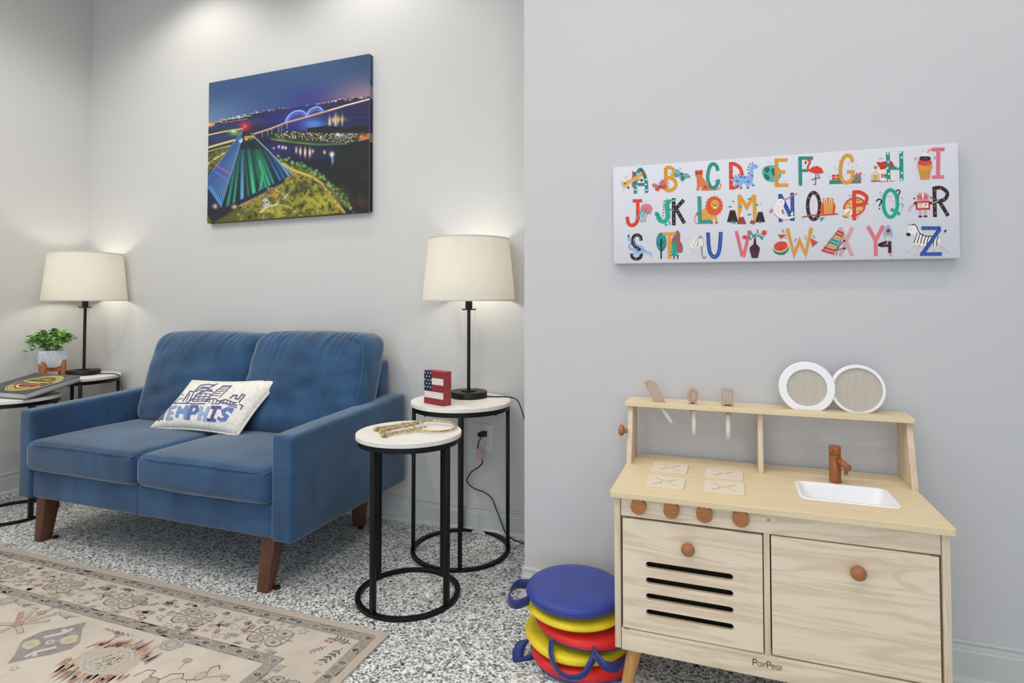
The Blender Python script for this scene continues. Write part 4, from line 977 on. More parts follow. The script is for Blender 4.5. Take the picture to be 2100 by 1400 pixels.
def diamond(cx, cy, s=1.0):
    ra.k = 4; pts = [(cx+x*s, cy+y*s) for x, y in ((-0.01, 0.115), (0.015, 0.085), (0.045, 0.062), (0.085, 0.03), (0.095, 0.0), (0.07, -0.04), (0.035, -0.07), (0.0, -0.11), (-0.03, -0.075), (-0.06, -0.05), (-0.09, -0.02), (-0.085, 0.03), (-0.045, 0.07))]
    ra.poly(pts, '7f7a7b'); outline(pts, 0.0035, '8f8976')
    for sx, sy in ((-1, 1), (1, -1)):
        ra.k = 7; ra.line([(cx+sx*0.045*s, cy+sy*0.010*s), (cx+sx*0.012*s, cy+sy*0.05*s), (cx+sx*0.012*s, cy+sy*0.075*s)], 0.013*s, 'c9c3ba'); ra.line([(cx+sx*0.012*s, cy+sy*0.05*s), (cx+sx*0.035*s, cy+sy*0.062*s)], 0.011*s, 'c9c3ba')
    for sx, sy in ((1, 1), (-1, -1)): ra.k = 7; blob(cx+sx*0.042*s, cy+sy*0.028*s, 0.030*s, 'c2b49c', 12, 0.2, 'a18f76'); blob(cx+sx*0.042*s, cy+sy*0.028*s, 0.014*s, 'b8a384', 9, 0.3)
    ra.ell(cx, cy, 0.014*s, 0.012*s, 'b9b5a6'); ra.ell(cx, cy, 0.006*s, 0.005*s, '8d8a80')
def tree(cx, cy, s=1.0, col='b39a84', ol='7e7263'):
    ra.k = 4
    for a, l in ((1.57, 0.11), (0.6, 0.09), (2.5, 0.09), (-0.4, 0.075), (3.5, 0.075), (-1.57, 0.10), (1.05, 0.10), (2.1, 0.10)):
        x1, y1 = cx+l*s*math.cos(a), cy+l*s*math.sin(a); ra.line([(cx, cy), ((cx+x1)/2, (cy+y1)/2), (x1, y1)], 0.017*s, ol); ra.line([(cx, cy), (x1-(x1-cx)*0.05, y1-(y1-cy)*0.05)], 0.013*s, rr.choice([col, 'bba692', 'b0826c', 'b5ac98']))
    blob(cx, cy, 0.018*s, 'ab7b66', 8, 0.1, ol); blob(cx, cy+0.07*s, 0.016*s, 'ab8270', 8, 0.2, ol); blob(cx-0.02*s, cy-0.05*s, 0.014*s, '8d8a80', 8, 0.2, ol)
def hexdrop(cx, cy, s=1.0):
    ra.k = 4; pts = [(cx+x*s, cy+y*s) for x, y in ((-0.035, 0.0), (-0.02, 0.028), (0.02, 0.03), (0.038, 0.004), (0.02, -0.026), (-0.018, -0.026))]
    ra.poly(pts, 'a8a2a0'); outline(pts, 0.004, '837e84'); blob(cx, cy, 0.020*s, 'b3a48b', 10, 0.15, '4d4740')
def vine(cx, cy, s=1.0):
    ra.k = 4; pts = [(-0.11, -0.045), (-0.10, -0.01), (-0.075, -0.005), (-0.07, -0.028), (-0.03, -0.03), (-0.02, 0.0), (0.01, 0.012), (0.03, -0.01), (0.055, 0.0), (0.07, 0.035), (0.06, 0.06), (0.075, 0.075), (0.09, 0.06)]
    ra.line([(cx+x*s, cy+y*s) for x, y in pts], 0.0032, '463f38')
    octo(cx-0.045*s, cy-0.045*s, 0.022*s, 0.018*s, '4d453d', 'a79a86', 0.003); octo(cx+0.03*s, cy-0.03*s, 0.03*s, 0.024*s, '6a6156', 'c0b5a4', 0.0022); octo(cx+0.065*s, cy+0.02*s, 0.014*s, 0.018*s, '5a5248', 'b0a797', 0.002)
    blob(cx-0.01*s, cy-0.07*s, 0.022*s, 'a5a09c', 9, 0.2, '7c776f'); blob(cx-0.03*s, cy+0.06*s, 0.012*s, 'ad8471', 8, 0.5); ra.line([(cx-0.03*s, cy+0.06*s), (cx-0.02*s, cy+0.02*s)], 0.002, 'a3866f'); blob(cx+0.13*s, cy+0.04*s, 0.014*s, 'b09a78', 9, 0.5, '8f8069'); ra.line([(cx+0.08*s, cy+0.02*s), (cx+0.12*s, cy+0.04*s)], 0.002, '9c8b74')
for (mx, my) in ((-1.69, 1.215), (-2.45, 1.0), (-1.69, 0.55), (-2.45, 0.3)): medallion(mx, my)
for (mx, my) in ((-1.944, 1.220), (-1.43, 0.95), (-2.69, 1.22), (-2.2, 0.7)): diamond(mx, my)
for (mx, my) in ((-2.150, 1.250), (-2.9, 1.22), (-1.95, 0.85)): tree(mx, my)
for (mx, my) in ((-1.584, 1.338), (-2.35, 1.335)): hexdrop(mx, my)
for (mx, my) in ((-1.44, 1.235), (-2.45, 1.24)): vine(mx, my)
for x, y in ((-1.80, 1.325), (-1.78, 1.315), (-2.04, 1.333), (-2.25, 1.335), (-2.22, 1.34), (-1.90, 1.10), (-1.33, 1.17), (-1.36, 1.13), (-2.02, 1.11)): small(x, y)
for k in range(9): ra.k = 3; ra.line([(-1.86+k*0.012, 1.335-0.006*(k % 2)), (-1.85+k*0.012, 1.322)], 0.0018, '5c5148')
ra.k = 3; ra.line([(-1.86+k*0.011, 1.325+0.008*(k % 2)) for k in range(12)], 0.002, '544a42')
for x in (-2.06, -2.28):
    ra.k = 3; pts = [(x-0.05+0.01*k, 1.352-0.018*math.sin(PI*k/10)-(0.006 if k % 2 else 0)) for k in range(11)]; ra.poly(pts, 'aaa79d'); ra.line(pts, 0.0022, '6d685e')
ro = ra.build('woven_motifs', 'rug_ink', rg)
# ---------------------------------------------------------------- wall canvases
def canvas(name, label, TL, TR, BR_, BL_, depth, side_mat, front_mat, loc):
    t_ = thing(name, label, 'canvas print', loc)
    fr = [Vector(p) for p in (BL_, BR_, TR, TL)]; bkp = [p+Vector((0, depth, 0)) for p in fr]
    v = [fr[0], fr[1], bkp[1], bkp[0], fr[3], fr[2], bkp[2], bkp[3]]
    hexa('stretched_canvas', v, side_mat, t_, 0.0025, 2)
    return t_
YA, YBf = YB-0.030, YF-0.035
ca_ = [(-2.686, YA, 2.262), (-1.640, YA, 2.275), (-1.636, YA, 1.487), (-2.684, YA, 1.477)]
cA = canvas('night_skyline_canvas', 'large canvas of a lit glass pyramid, river and bridge at night above the loveseat', *ca_, 0.029, 'canvas_white', None, (-2.16, YB, 1.87))
# the picture, painted into a fine mesh of ink colours; drawing space 1436 x 1400
NX, NY = 440, 340
S_, T_ = np.meshgrid(np.linspace(0, 1, NX), np.linspace(0, 1, NY))
hA = homog([(0, 0), (1, 0), (1, 1), (0, 1)], [(103, 288), (1278, 70), (1283, 1240), (93, 1315)])
PXA, PYA = hA(S_, T_)
img = np.zeros((NY, NX, 3))
rng = np.random.default_rng(3)
def C3(c): return np.array(s2l(c)) if not isinstance(c, np.ndarray) else c
def blend(a, col): 
    global img
    a = np.clip(a, 0, 1)[..., None]; img = img*(1-a)+C3(col)*a
def inpoly(pts):
    m = np.zeros(PXA.shape, bool); n = len(pts)
    for i in range(n):
        (x0, y0), (x1, y1) = pts[i], pts[i-1]
        if y0 == y1: continue
        c_ = ((y0 > PYA) != (y1 > PYA)) & (PXA < (x1-x0)*(PYA-y0)/(y1-y0)+x0); m ^= c_
    return m
def pfill(pts, col, a=1.0): blend(inpoly(pts)*a, col)
def pline(pts, wd, col, a=1.0, soft=1.5, clip=None):
    d = np.full(PXA.shape, 1e9)
    for (x0, y0), (x1, y1) in zip(pts[:-1], pts[1:]):
        dx, dy = x1-x0, y1-y0; L2 = dx*dx+dy*dy+1e-9; u = np.clip(((PXA-x0)*dx+(PYA-y0)*dy)/L2, 0, 1)
        d = np.minimum(d, np.hypot(PXA-x0-u*dx, PYA-y0-u*dy))
    al = np.clip((wd/2+soft-d)/(2*soft), 0, 1)*a
    if clip is not None: al = al*clip
    blend(al, col)
def glow(x, y, rx, ry, col, a=1.0): blend(a*np.exp(-(((PXA-x)/rx)**2+((PYA-y)/ry)**2)), col)
def vnoise(scale, seed=0):
    g = np.random.default_rng(seed).random((int(1600/scale)+3, int(1600/scale)+3)); x, y = np.clip(PXA, 0, 1590)/scale, np.clip(PYA, 0, 1590)/scale
    i, j = x.astype(int), y.astype(int); fx, fy = x-i, y-j; fx, fy = fx*fx*(3-2*fx), fy*fy*(3-2*fy)
    return (g[j, i]*(1-fx)+g[j, i+1]*fx)*(1-fy)+(g[j+1, i]*(1-fx)+g[j+1, i+1]*fx)*fy
# sky
v_ = np.clip((PYA-120)/430, 0, 1)[..., None]; img[:] = C3('34517a')*(1-v_)+C3('2c4a80')*v_
glow(150, 620, 330, 170, '7d9db8', 0.75); glow(560, 560, 360, 120, '3d558c', 0.8); glow(880, 430, 260, 130, '2f2f86', 0.75); glow(1280, 400, 230, 110, 'a5818f', 0.85); glow(700, 200, 400, 100, '2e5580', 0.5)
glow(1230, 110, 160, 90, '2b4468', 0.6)
hz = [(60, 585), (200, 560), (350, 527), (480, 497), (620, 475), (780, 470), (900, 440), (1040, 412), (1180, 396), (1320, 380)]
pfill(hz+[(1320, 1400), (60, 1400)], '1d2345')
for k in range(160):
    x = rng.uniform(90, 1290); y = np.interp(x, [p[0] for p in hz], [p[1] for p in hz])+rng.normal(0, 5)+3
    s = 1.0+2.5*rng.random(); br = 1.0 if (x < 480 or x > 1000) else 0.5
    glow(x, y, s*2.2, s*1.3, rng.choice(['ffe9c4', 'ffffff', 'ffc98c', 'ff9a7a']), 0.8*br)
pfill([(95, 600), (380, 555), (640, 500), (640, 560), (430, 600), (95, 660)], '26365f'); pline([(190, 580), (380, 550)], 5, 'd96a7a', .8); pline([(200, 557), (420, 525)], 5, '7fe0d0', .7); pline([(420, 528), (580, 512)], 3, 'c8d8e8', .8)
pfill([(390, 520), (640, 478), (900, 445), (1290, 395), (1290, 560), (800, 640), (640, 600)], '1f1f4d'); pfill([(640, 560), (900, 520), (1290, 470), (1290, 600), (700, 660)], '1b2050')
glow(760, 560, 190, 70, '33309a', .7); glow(880, 600, 90, 50, '3b62b8', .85); glow(860, 590, 60, 30, '6fa8e0', .4)
pline([(1085, 545), (1290, 540)], 3, '4a558a', .6)
for x, y, w_, h_ in ((985, 575, 14, 40), (1010, 560, 10, 20), (1028, 565, 16, 50), (1048, 560, 9, 30), (1078, 560, 9, 40)): glow(x, y, w_*.6, h_*.8, 'ecd9a8', .95)
glow(1050, 555, 45, 12, 'cfae72', .7)
# far bank and the bridge
pfill([(820, 620), (960, 600), (1100, 615), (1290, 590), (1290, 665), (820, 660)], '12181f')
arcs = [[(658, 578), (672, 545), (700, 512), (745, 492), (790, 497), (818, 527)], [(812, 527), (832, 492), (868, 468), (905, 465), (932, 488)]]
for ar in arcs:
    cr_ = [(p.x, p.y) for p in crom([(a, b, 0) for a, b in ar], 6)]
    pline(cr_, 26, '3b48c8', .55, 8); pline(cr_, 9, '8fc4f4', .95); 
    cr2 = [(x*0.92+ (np.mean([p[0] for p in ar]))*0.08, y+18) for x, y in cr_]; pline(cr2, 4, '7fa9f0', .8)
    for k in range(1, len(cr_)-1, 2): x, y = cr_[k]; yb = np.interp(x, [430, 660, 980, 1285], [662, 580, 490, 405]); pline([(x, y), (x, yb)], 2.2, '8c9cf0', .75)
pline([(430, 664), (560, 622), (660, 582), (800, 545), (980, 492), (1100, 455), (1285, 407)], 17, '6b4a52', .9); pline([(430, 660), (560, 618), (660, 578), (800, 541), (980, 488), (1100, 452), (1285, 403)], 8, 'e8bc96', .95); pline([(980, 488), (1100, 452), (1285, 403)], 7, 'fff2e0', .9, 2)
for x, y in ((490, 640), (530, 630), (560, 622), (610, 605), (632, 598), (672, 580)): pline([(x, y), (x, y+40)], 5, '8fae8e', .8)
# lit town on the island
pfill([(540, 672), (640, 640), (760, 640), (900, 655), (1290, 655), (1290, 715), (1120, 735), (900, 740), (700, 720), (560, 700)], '20301f')
nz = vnoise(9, 4)
m = inpoly([(575, 660), (660, 640), (900, 655), (1290, 658), (1290, 705), (1100, 728), (880, 712), (600, 690)])
blend(m*np.clip((nz-.45)*4, 0, 1)*.7, 'a89a78'); blend(m*np.clip((vnoise(7, 9)-.68)*6, 0, 1)*.9, 'f4ead0'); blend(m*np.clip((vnoise(13, 5)-.6)*5, 0, 1), '2a2c2a')
for y in (650, 672, 694): pline([(600, y+6), (900, y+6)], 3, '3a3228', .8)
pline([(560, 700), (700, 720), (900, 742), (1110, 736)], 16, '5f8a3a', .7, 5); glow(620, 710, 40, 10, '8fb04a', .7); glow(800, 735, 60, 10, '6d9440', .6)
glow(1240, 695, 30, 24, 'e87a2e', .9); glow(1045, 668, 14, 10, 'ffffff', .9); glow(1090, 675, 30, 8, '7fb0d0', .6)
# harbour water, dark bank
pfill([(440, 700), (560, 705), (700, 728), (900, 750), (1110, 740), (1290, 720), (1290, 1250), (1100, 1250), (900, 980), (640, 880)], '10142c'); glow(600, 780, 130, 50, '2a2c72', .8); glow(900, 800, 180, 60, '20244a', .7)
pfill([(1290, 700), (1180, 720), (1120, 740), (1060, 780), (1020, 840), (960, 860), (900, 890), (980, 1000), (1080, 1110), (1200, 1245), (1290, 1245)], '16191b')
nz = vnoise(14, 8); blend(inpoly([(1290, 720), (1000, 860), (1000, 1000), (1200, 1245), (1290, 1245)])*np.clip((nz-.55)*3, 0, 1)*.5, '2c3330')
glow(1225, 1170, 50, 30, '5a3328', .6)
for x, y, h_, c_ in ((575, 765, 10, 'c8a8d8'), (612, 755, 12, 'e8e0ff'), (640, 760, 14, 'fff0d8'), (662, 764, 12, 'fff0d8'), (740, 780, 26, 'd8c8e8'), (770, 790, 32, 'ffe8d0'), (805, 798, 36, 'fff0e0'), (840, 800, 34, 'ffeede'), (862, 790, 16, 'd8c8b0'), (948, 797, 14, 'ffe0b0'), (1003, 820, 22, 'cfe4ff'), (1008, 855, 34, '7fb0f0')): glow(x, y, 7, h_*.75, c_, .95)
glow(1003, 812, 14, 14, 'ffffff', .8)
# motorway loops at the left
pfill([(85, 640), (340, 610), (300, 720), (90, 900)], '2c3040'); glow(180, 690, 90, 26, '2c3c74', .8)
pfill([(85, 810), (260, 745), (200, 850), (90, 960)], '6a6a2e')
for pts, w_, c_ in (([(95, 668), (200, 645), (345, 622)], 9, 'e2c894'), ([(95, 760), (180, 735), (290, 705)], 14, 'd8c890'), ([(95, 790), (190, 762), (260, 745)], 7, 'c8c070'), ([(95, 880), (150, 840), (215, 800)], 11, 'dcc48e'), ([(95, 605), (140, 590)], 8, 'd8a860')): pline(pts, w_, c_, .95)
for x in range(105, 270, 22): pline([(x, 765-(x-95)*.2), (x, 800-(x-95)*.2)], 4, '4a4430', .8)
glow(290, 650, 40, 20, '7fae6e', .8); glow(280, 640, 16, 8, 'e8f0c0', .9); glow(110, 590, 26, 14, 'f0c070', .7)
blend(inpoly([(93, 800), (250, 760), (170, 870), (93, 960)])*np.clip((vnoise(12, 2)-.5)*4, 0, 1)*.8, '2b3a1c')
# park
pfill([(93, 1320), (93, 1200), (330, 1180), (640, 1020), (700, 960), (620, 860), (760, 900), (900, 985), (960, 1040), (1110, 1245), (480, 1300)], '5a5a22')
pfill([(700, 930), (780, 960), (870, 985), (960, 1040), (1100, 1245), (500, 1290), (330, 1190), (640, 1030)], '8f8c30')
glow(920, 1160, 120, 70, 'b9b23a', .85); glow(820, 1060, 80, 40, 'b8b848', .6); glow(590, 1235, 90, 40, 'c0b24a', .8); glow(420, 1240, 50, 40, '6e7436', .6)
pfill([(750, 1010), (900, 1000), (860, 1060), (700, 1120)], '3c4a20', .7); pfill([(620, 860), (720, 900), (760, 960), (660, 900)], '6d8a3a')
for pts, w_, c_ in (([(640, 880), (720, 930), (850, 975), (930, 1030), (1010, 1140), (1095, 1245)], 24, 'b99a4a'), ([(640, 880), (720, 930), (850, 975), (930, 1030), (1010, 1140), (1095, 1245)], 8, 'dcc270'), ([(480, 1240), (520, 1200), (600, 1180), (660, 1130), (700, 1080)], 13, 'd6d0b0'), ([(600, 1180), (690, 1200), (770, 1262)], 9, 'c8b870'), ([(700, 940), (780, 985), (850, 1020)], 8, 'c0a860'), ([(560, 1060), (640, 1100), (600, 1170)], 8, 'cfc090'), ([(330, 1190), (480, 1120), (640, 1040)], 20, 'a88d58'), ([(130, 1310), (330, 1200)], 20, '4a3a2a')): pline(pts, w_, c_, .9)
for k in range(150):
    u = rng.random(); x = np.interp(u, [0, .3, .6, 1], [610, 780, 950, 1170])+rng.normal(0, 12); y = np.interp(u, [0, .3, .6, 1], [840, 900, 1000, 1230])+rng.normal(0, 12)
    glow(x, y, 9, 8, rng.choice(['4f7a3a', '7fa24e', '25401f', '1c3018', '9cb860']), .8)
for k in range(90):
    x, y = rng.choice([700, 760, 850, 560, 440, 360, 960, 990])+rng.normal(0, 30), rng.choice([1090, 1200, 1120, 1230, 1270, 1060])+rng.normal(0, 16)
    if y < 1290 and y > 1000: glow(x, y, 8, 8, rng.choice(['2c3c1a', '1f2a14', '8a9a3e', 'c8c050', '55702c']), .75)
for x, y in ((848, 1110), (790, 1185), (670, 1075), (990, 1195), (910, 1070), (450, 1255), (400, 1270), (345, 1270)): glow(x, y, 16, 16, rng.choice(['1e2a18', '6f8a3c', '2f4420']), .9)
pfill([(93, 1200), (190, 1180), (330, 1180), (230, 1250), (130, 1310), (93, 1250)], '20212a'); glow(150, 1190, 14, 14, 'e8c8b0', .8); glow(290, 1195, 16, 12, 'f0d0a0', .8); glow(520, 1165, 22, 28, 'e8eef8', .95); pline([(495, 1130), (520, 1125), (545, 1140)], 5, '20242c', .9); glow(600, 1110, 30, 16, 'd89a4a', .7); glow(700, 1000, 22, 12, 'e0b070', .7)
blend(inpoly([(330, 1190), (640, 1030), (700, 930), (960, 1040), (1100, 1245), (500, 1290)])*np.clip((vnoise(26, 21)-.5)*3.5, 0, 1)*.65, '30361a'); blend(inpoly([(330, 1190), (640, 1030), (700, 930), (960, 1040), (1100, 1245), (500, 1290)])*np.clip((vnoise(10, 22)-.66)*5, 0, 1)*.8, '1e2614')
# the glass pyramid
Lf = [(358, 612), (334, 722), (192, 1198), (93, 1050), (93, 985), (310, 690)]; Rf = [(334, 722), (438, 690), (712, 962), (228, 1195), (192, 1198)]
pfill(Lf, '2a4f86'); mL = inpoly(Lf).astype(float)
for k in range(22):
    u = k/21; pline([(350, 640), (93+(195-93)*u, 1000+195*u)], 4.5, '8fb8e8' if k % 2 else '23507f', .35+.45*u, 2, mL*np.clip((PYA-700)/400, .1, 1))
glow(190, 950, 70, 50, '3a5fb0', .5); pline([(165, 895), (265, 955)], 7, 'd8587a', .8, 3, mL); pline([(150, 935), (240, 1000)], 6, '8f78c8', .7, 4, mL); pline([(110, 1050), (190, 1180)], 26, '3fb0e8', .5, 10, mL)
pfill(Rf, '122630'); mR = inpoly(Rf).astype(float)
for x0, x1, c_, w_, a_ in ((350, 240, '2fb0a0', 16, .8), (352, 285, '3fd0a0', 12, .7), (356, 345, '6fb8f0', 20, .95), (360, 392, '2fa870', 12, .6), (385, 432, '43d49a', 24, .95), (400, 490, '2f9a78', 14, .6), (415, 520, '3fcf9c', 14, .8), (430, 545, '46d0a8', 16, .85), (445, 575, '38b89a', 14, .8), (470, 625, '4f90e0', 14, .7), (500, 655, '3f78d0', 14, .8), (500, 690, '6fc0f0', 14, .9)):
    yb = np.interp(x1, [228, 712], [1195, 962]); fade = np.clip((PYA-740)/(yb-740)+.1, 0, 1)**1.1
    pline([(x0*0.72+x1*.28-6, 780), (x1, yb)], w_, c_, a_, 7, mR*fade)
pline([(460, 1120), (500, 960), (470, 860)], 8, '55e0a8', .8, 4, mR); pline([(500, 1100), (480, 960)], 6, '55e0a8', .7, 3, mR); glow(480, 920, 50, 90, '2f9a5c', .35)
for k in range(30):
    y0 = 735+k*16; pline([(330-k*4.4, y0), (470+k*9, y0-45-k*5)], 2.6, '0a161e', .7, 1.6, mR)
pline([(334, 722), (192, 1198)], 5, '7fa8d8', .8); pline([(378, 628), (712, 960)], 6, 'b8c8c0', .85); pline([(355, 625), (93, 985)], 4, '8fb0c8', .7)
pfill([(365, 605), (436, 690), (334, 724), (345, 650)], '23262a'); pfill([(360, 680), (425, 668), (436, 690), (365, 712)], 'b89a5c'); pfill([(385, 690), (425, 684), (428, 700), (388, 706)], '6a5a34'); pfill([(318, 705), (350, 690), (345, 722), (325, 728)], '9fc8d8')
glow(365, 604, 30, 26, 'e0202c', .95); glow(365, 604, 9, 9, 'ff7a6a', .9); glow(400, 600, 40, 30, '5a1030', .3)
img = np.clip(img, 0.003, 1)
# slight print haze of the matt canvas
img = img*0.94+0.012
TLv, TRv, BRv, BLv = [np.array(p) for p in ca_]
SS, TT = S_[..., None], T_[..., None]
pos = (TLv*(1-SS)+TRv*SS)*(1-TT)+(BLv*(1-SS)+BRv*SS)*TT; pos = pos+np.array([0, -0.0006, 0])
org = np.array(cA['_o']); me = bpy.data.meshes.new('printed_picture')
ii = np.arange(NX*NY).reshape(NY, NX); q_ = np.stack([ii[1:, :-1], ii[1:, 1:], ii[:-1, 1:], ii[:-1, :-1]], -1).reshape(-1, 4)
me.vertices.add(NX*NY); me.vertices.foreach_set('co', (pos-org).reshape(-1)); me.loops.add(q_.size); me.loops.foreach_set('vertex_index', q_.reshape(-1).astype(np.int32))
me.polygons.add(len(q_)); me.polygons.foreach_set('loop_start', np.arange(0, q_.size, 4, dtype=np.int32)); me.polygons.foreach_set('loop_total', np.full(len(q_), 4, np.int32))
me.update(calc_edges=True); at = me.color_attributes.new('ink', 'FLOAT_COLOR', 'POINT'); at.data.foreach_set('color', np.concatenate([img, np.ones((NY, NX, 1))], 2).reshape(-1).astype(np.float32))
me.materials.append(M['printed_ink']); op = bpy.data.objects.new('printed_picture', me); C.objects.link(op); op.parent = cA
# printed right and top wrap of the picture
wr = Art(lambda x, y, h: (ca_[1][0]+0.0003+h if False else ca_[1][0]+(ca_[2][0]-ca_[1][0])*y+0.0004, YA+0.001+x*0.027, ca_[1][2]+(ca_[2][2]-ca_[1][2])*y), 0.0, 0.0)
for y0, y1, c_ in ((0.002, 0.2, '3a5272'), (0.2, 0.28, '8a7a88'), (0.28, 0.32, '2c3050'), (0.32, 0.5, '23284a'), (0.5, 0.56, '8a6a50'), (0.56, 0.998, '1e2224')): wr.poly([(0, y0), (1, y0), (1, y1), (0, y1)], c_)
wr.build('wrapped_edge', 'printed_ink', cA)
wt = Art(lambda x, y, h: (ca_[0][0]+(ca_[1][0]-ca_[0][0])*x, YA+0.001+y*0.027, ca_[0][2]+(ca_[1][2]-ca_[0][2])*x+0.0004), 0.0, 0.0)
wt.poly([(0.002, 0), (0.998, 0), (0.998, 1), (0.002, 1)], '3a5272'); wt.build('wrapped_edge', 'printed_ink', cA)
wb = Art(lambda x, y, h: (ca_[3][0]+(ca_[2][0]-ca_[3][0])*x, YA+0.001+y*0.027, ca_[3][2]+(ca_[2][2]-ca_[3][2])*x-0.0004), 0.0, 0.0)
wb.poly([(0.002, 0), (0.998, 0), (0.998, 1), (0.002, 1)], '3b3a26'); wb.build('wrapped_edge', 'printed_ink', cA)

cb_ = [(-0.3430, YBf, 1.4945), (0.6185, YBf, 1.4885), (0.6180, YBf, 1.1665), (-0.3425, YBf, 1.1720)]
cB = canvas('alphabet_canvas', 'wide white canvas with a colourful picture alphabet above the toy kitchen', *cb_, 0.034, 'canvas_white', None, (0.138, YF, 1.33))
hB = homog([(90, 315), (3630, 70), (3650, 1255), (90, 1305)], [(0, 0), (1, 0), (1, 1), (0, 1)])
VB = [Vector(p) for p in cb_]
def convB(x, y, h):
    s, t_ = hB(x, y); return VB[0].lerp(VB[1], s).lerp(VB[3].lerp(VB[2], s), t_)+Vector((0, -h, 0))
B = Art(convB, 0.0004, 0.00003)
TE, OC, RD, BL_, PK, DK, DP, WH = '2b8c7f', 'dc9a3e', 'd8412f', '23489a', 'dc7583', '33262a', 'c9939a', 'f4f1ee'
MB2, LT, LG = '7a3b40', '8fb4dd', '2fa58b'
W_ = 36
def L(pts, col=None, wd=W_, sm=0): B.line(pts, wd, col, sm)
def dots(pts, r, col):
    for x, y in pts: B.ell(x, y, r, r, col, 0, 7)
def spk(path, n, col, r=4, jit=8, ln=None):
    for k in range(n):
        u = (k+.5)/n*(len(path)-1); i = int(u); f = u-i; x = path[i][0]*(1-f)+path[i+1][0]*f+rnd.uniform(-jit, jit); y = path[i][1]*(1-f)+path[i+1][1]*f
        if ln: B.line([(x, y), (x+ln[0], y+ln[1])], r, col)
        else: B.ell(x, y, r, r, col, 0, 7)
X3 = 1800
# --- A and the aeroplane
B.cell(); L([(318, 585), (322, 470), (335, 390), (372, 335), (412, 390), (432, 480), (434, 578)], TE, 36, 5); L([(322, 492), (432, 490)], TE, 32)
for x, y in ((345, 380), (432, 440), (425, 490), (320, 545), (435, 548), (335, 505)): B.poly([(x-16, y+6), (x-8, y-4), (x, y-9), (x+9, y-3), (x+17, y+6)], 'dfe9e4')
L([(372, 335), (395, 370), (420, 425)], '1f4a4a', 8); B.poly([(288, 355), (322, 365), (318, 440), (300, 520), (283, 518)], MB2); B.poly([(296, 365), (304, 365), (298, 515), (290, 515)], 'c08a86')
B.poly([(168, 462), (182, 462), (200, 468), (290, 425), (350, 382), (385, 368), (402, 378), (400, 400), (360, 425), (280, 470), (215, 520), (192, 518)], 'e0a45a'); B.poly([(172, 465), (186, 466), (214, 505), (200, 518)], 'c9b98a'); L([(225, 505), (300, 455), (395, 405)], 'e8d27a', 8); B.ell(215, 480, 8, 8, DK); B.ell(398, 385, 10, 16, 'c8443c', .5)
L([(345, 440), (375, 445)], DK, 6); B.ell(384, 447, 15, 15, 'b5303a'); B.ell(245, 524, 12, 12, 'b5303a'); L([(245, 505), (245, 520)], DK, 5)
for p in (([(210, 430), (225, 405), (245, 415), (232, 432)]), ([(180, 535), (200, 545), (212, 532)])): L(p, 'aaaab2', 3, 4)
# --- B and butterflies
B.cell(); L([(633, 318), (633, 555)], OC, 40); L([(633, 318), (680, 318), (712, 345), (712, 385), (680, 418), (645, 422)], OC, 36, 4); L([(645, 425), (700, 430), (732, 470), (730, 515), (690, 550), (633, 552)], OC, 36, 4)
for k in range(12): L([(615, 320+k*20), (652, 324+k*20)], 'b8763a', 3)
for p in ((680, 375), (668, 475), (665, 520), (782, 325)): B.ell(*p, 5, 5, '3a5a7a')
B.poly([(720, 335), (760, 335), (785, 365), (790, 385), (755, 380), (722, 372)], '7fbcb4'); B.poly([(722, 375), (785, 385), (770, 405), (745, 418), (722, 412)], '2f9aa0'); B.poly([(805, 385), (850, 380), (880, 408), (870, 425), (835, 420)], '6fb0a6'); B.poly([(800, 390), (830, 415), (830, 440), (795, 460), (780, 430)], '2f8a78'); L([(722, 335), (785, 370), (798, 380)], '2f6f70', 4); L([(800, 385), (850, 380), (884, 412), (835, 425)], '2f6f70', 4); L([(795, 388), (770, 425)], '6a4038', 5); B.ell(796, 382, 9, 14, '15232a', .6); B.ell(748, 393, 8, 6, 'c8b05a')
for q in ((0, 0),): 
    B.poly([(488, 490), (510, 478), (545, 492), (565, 512), (530, 522), (500, 515)], 'c0707c'); B.poly([(570, 510), (570, 470), (595, 438), (620, 445), (625, 480), (600, 505)], 'c0707c'); B.poly([(520, 525), (565, 515), (570, 545), (550, 560), (525, 550)], RD); B.poly([(575, 515), (625, 488), (640, 510), (625, 530), (590, 540)], RD); B.ell(570, 512, 7, 14, DK, -.5); dots([(540, 538), (615, 508)], 5, 'f0b080'); L([(565, 495), (555, 470)], DK, 3)
# --- C and the cat
B.cell(); B.poly([(935, 355), (945, 345), (960, 352), (985, 348), (998, 340), (1010, 352), (1012, 395), (1005, 410), (1030, 440), (1060, 500), (1090, 535), (1060, 555), (1000, 555), (990, 505), (975, 555), (945, 555), (955, 480), (950, 425), (935, 400)], 'dd7a4a'); B.poly([(933, 352), (1010, 345), (1013, 385), (935, 395)], 'c8492f'); dots([(955, 380), (985, 378)], 5, DK); B.poly([(1020, 500), (1055, 510), (1050, 540), (1025, 530)], 'c8492f'); B.poly([(955, 430), (965, 425), (962, 480), (952, 490)], 'c8492f'); L([(1000, 548), (1150, 545), (1190, 520), (1195, 490), (1150, 460), (1135, 455)], 'd8694a', 10, 4)
B.poly([(938, 346), (942, 352), (950, 352)], DK); B.poly([(995, 342), (998, 350), (1002, 344)], DK)
L([(1165, 352), (1158, 310), (1125, 282), (1090, 300), (1068, 370), (1064, 440), (1085, 505), (1118, 528), (1150, 510), (1168, 465), (1172, 440)], TE, 36, 5)
for k in range(12): L([(1052+abs(k-6)*2, 340+k*14), (1080+abs(k-6)*2, 342+k*14)], '6fb8a8', 2.5)
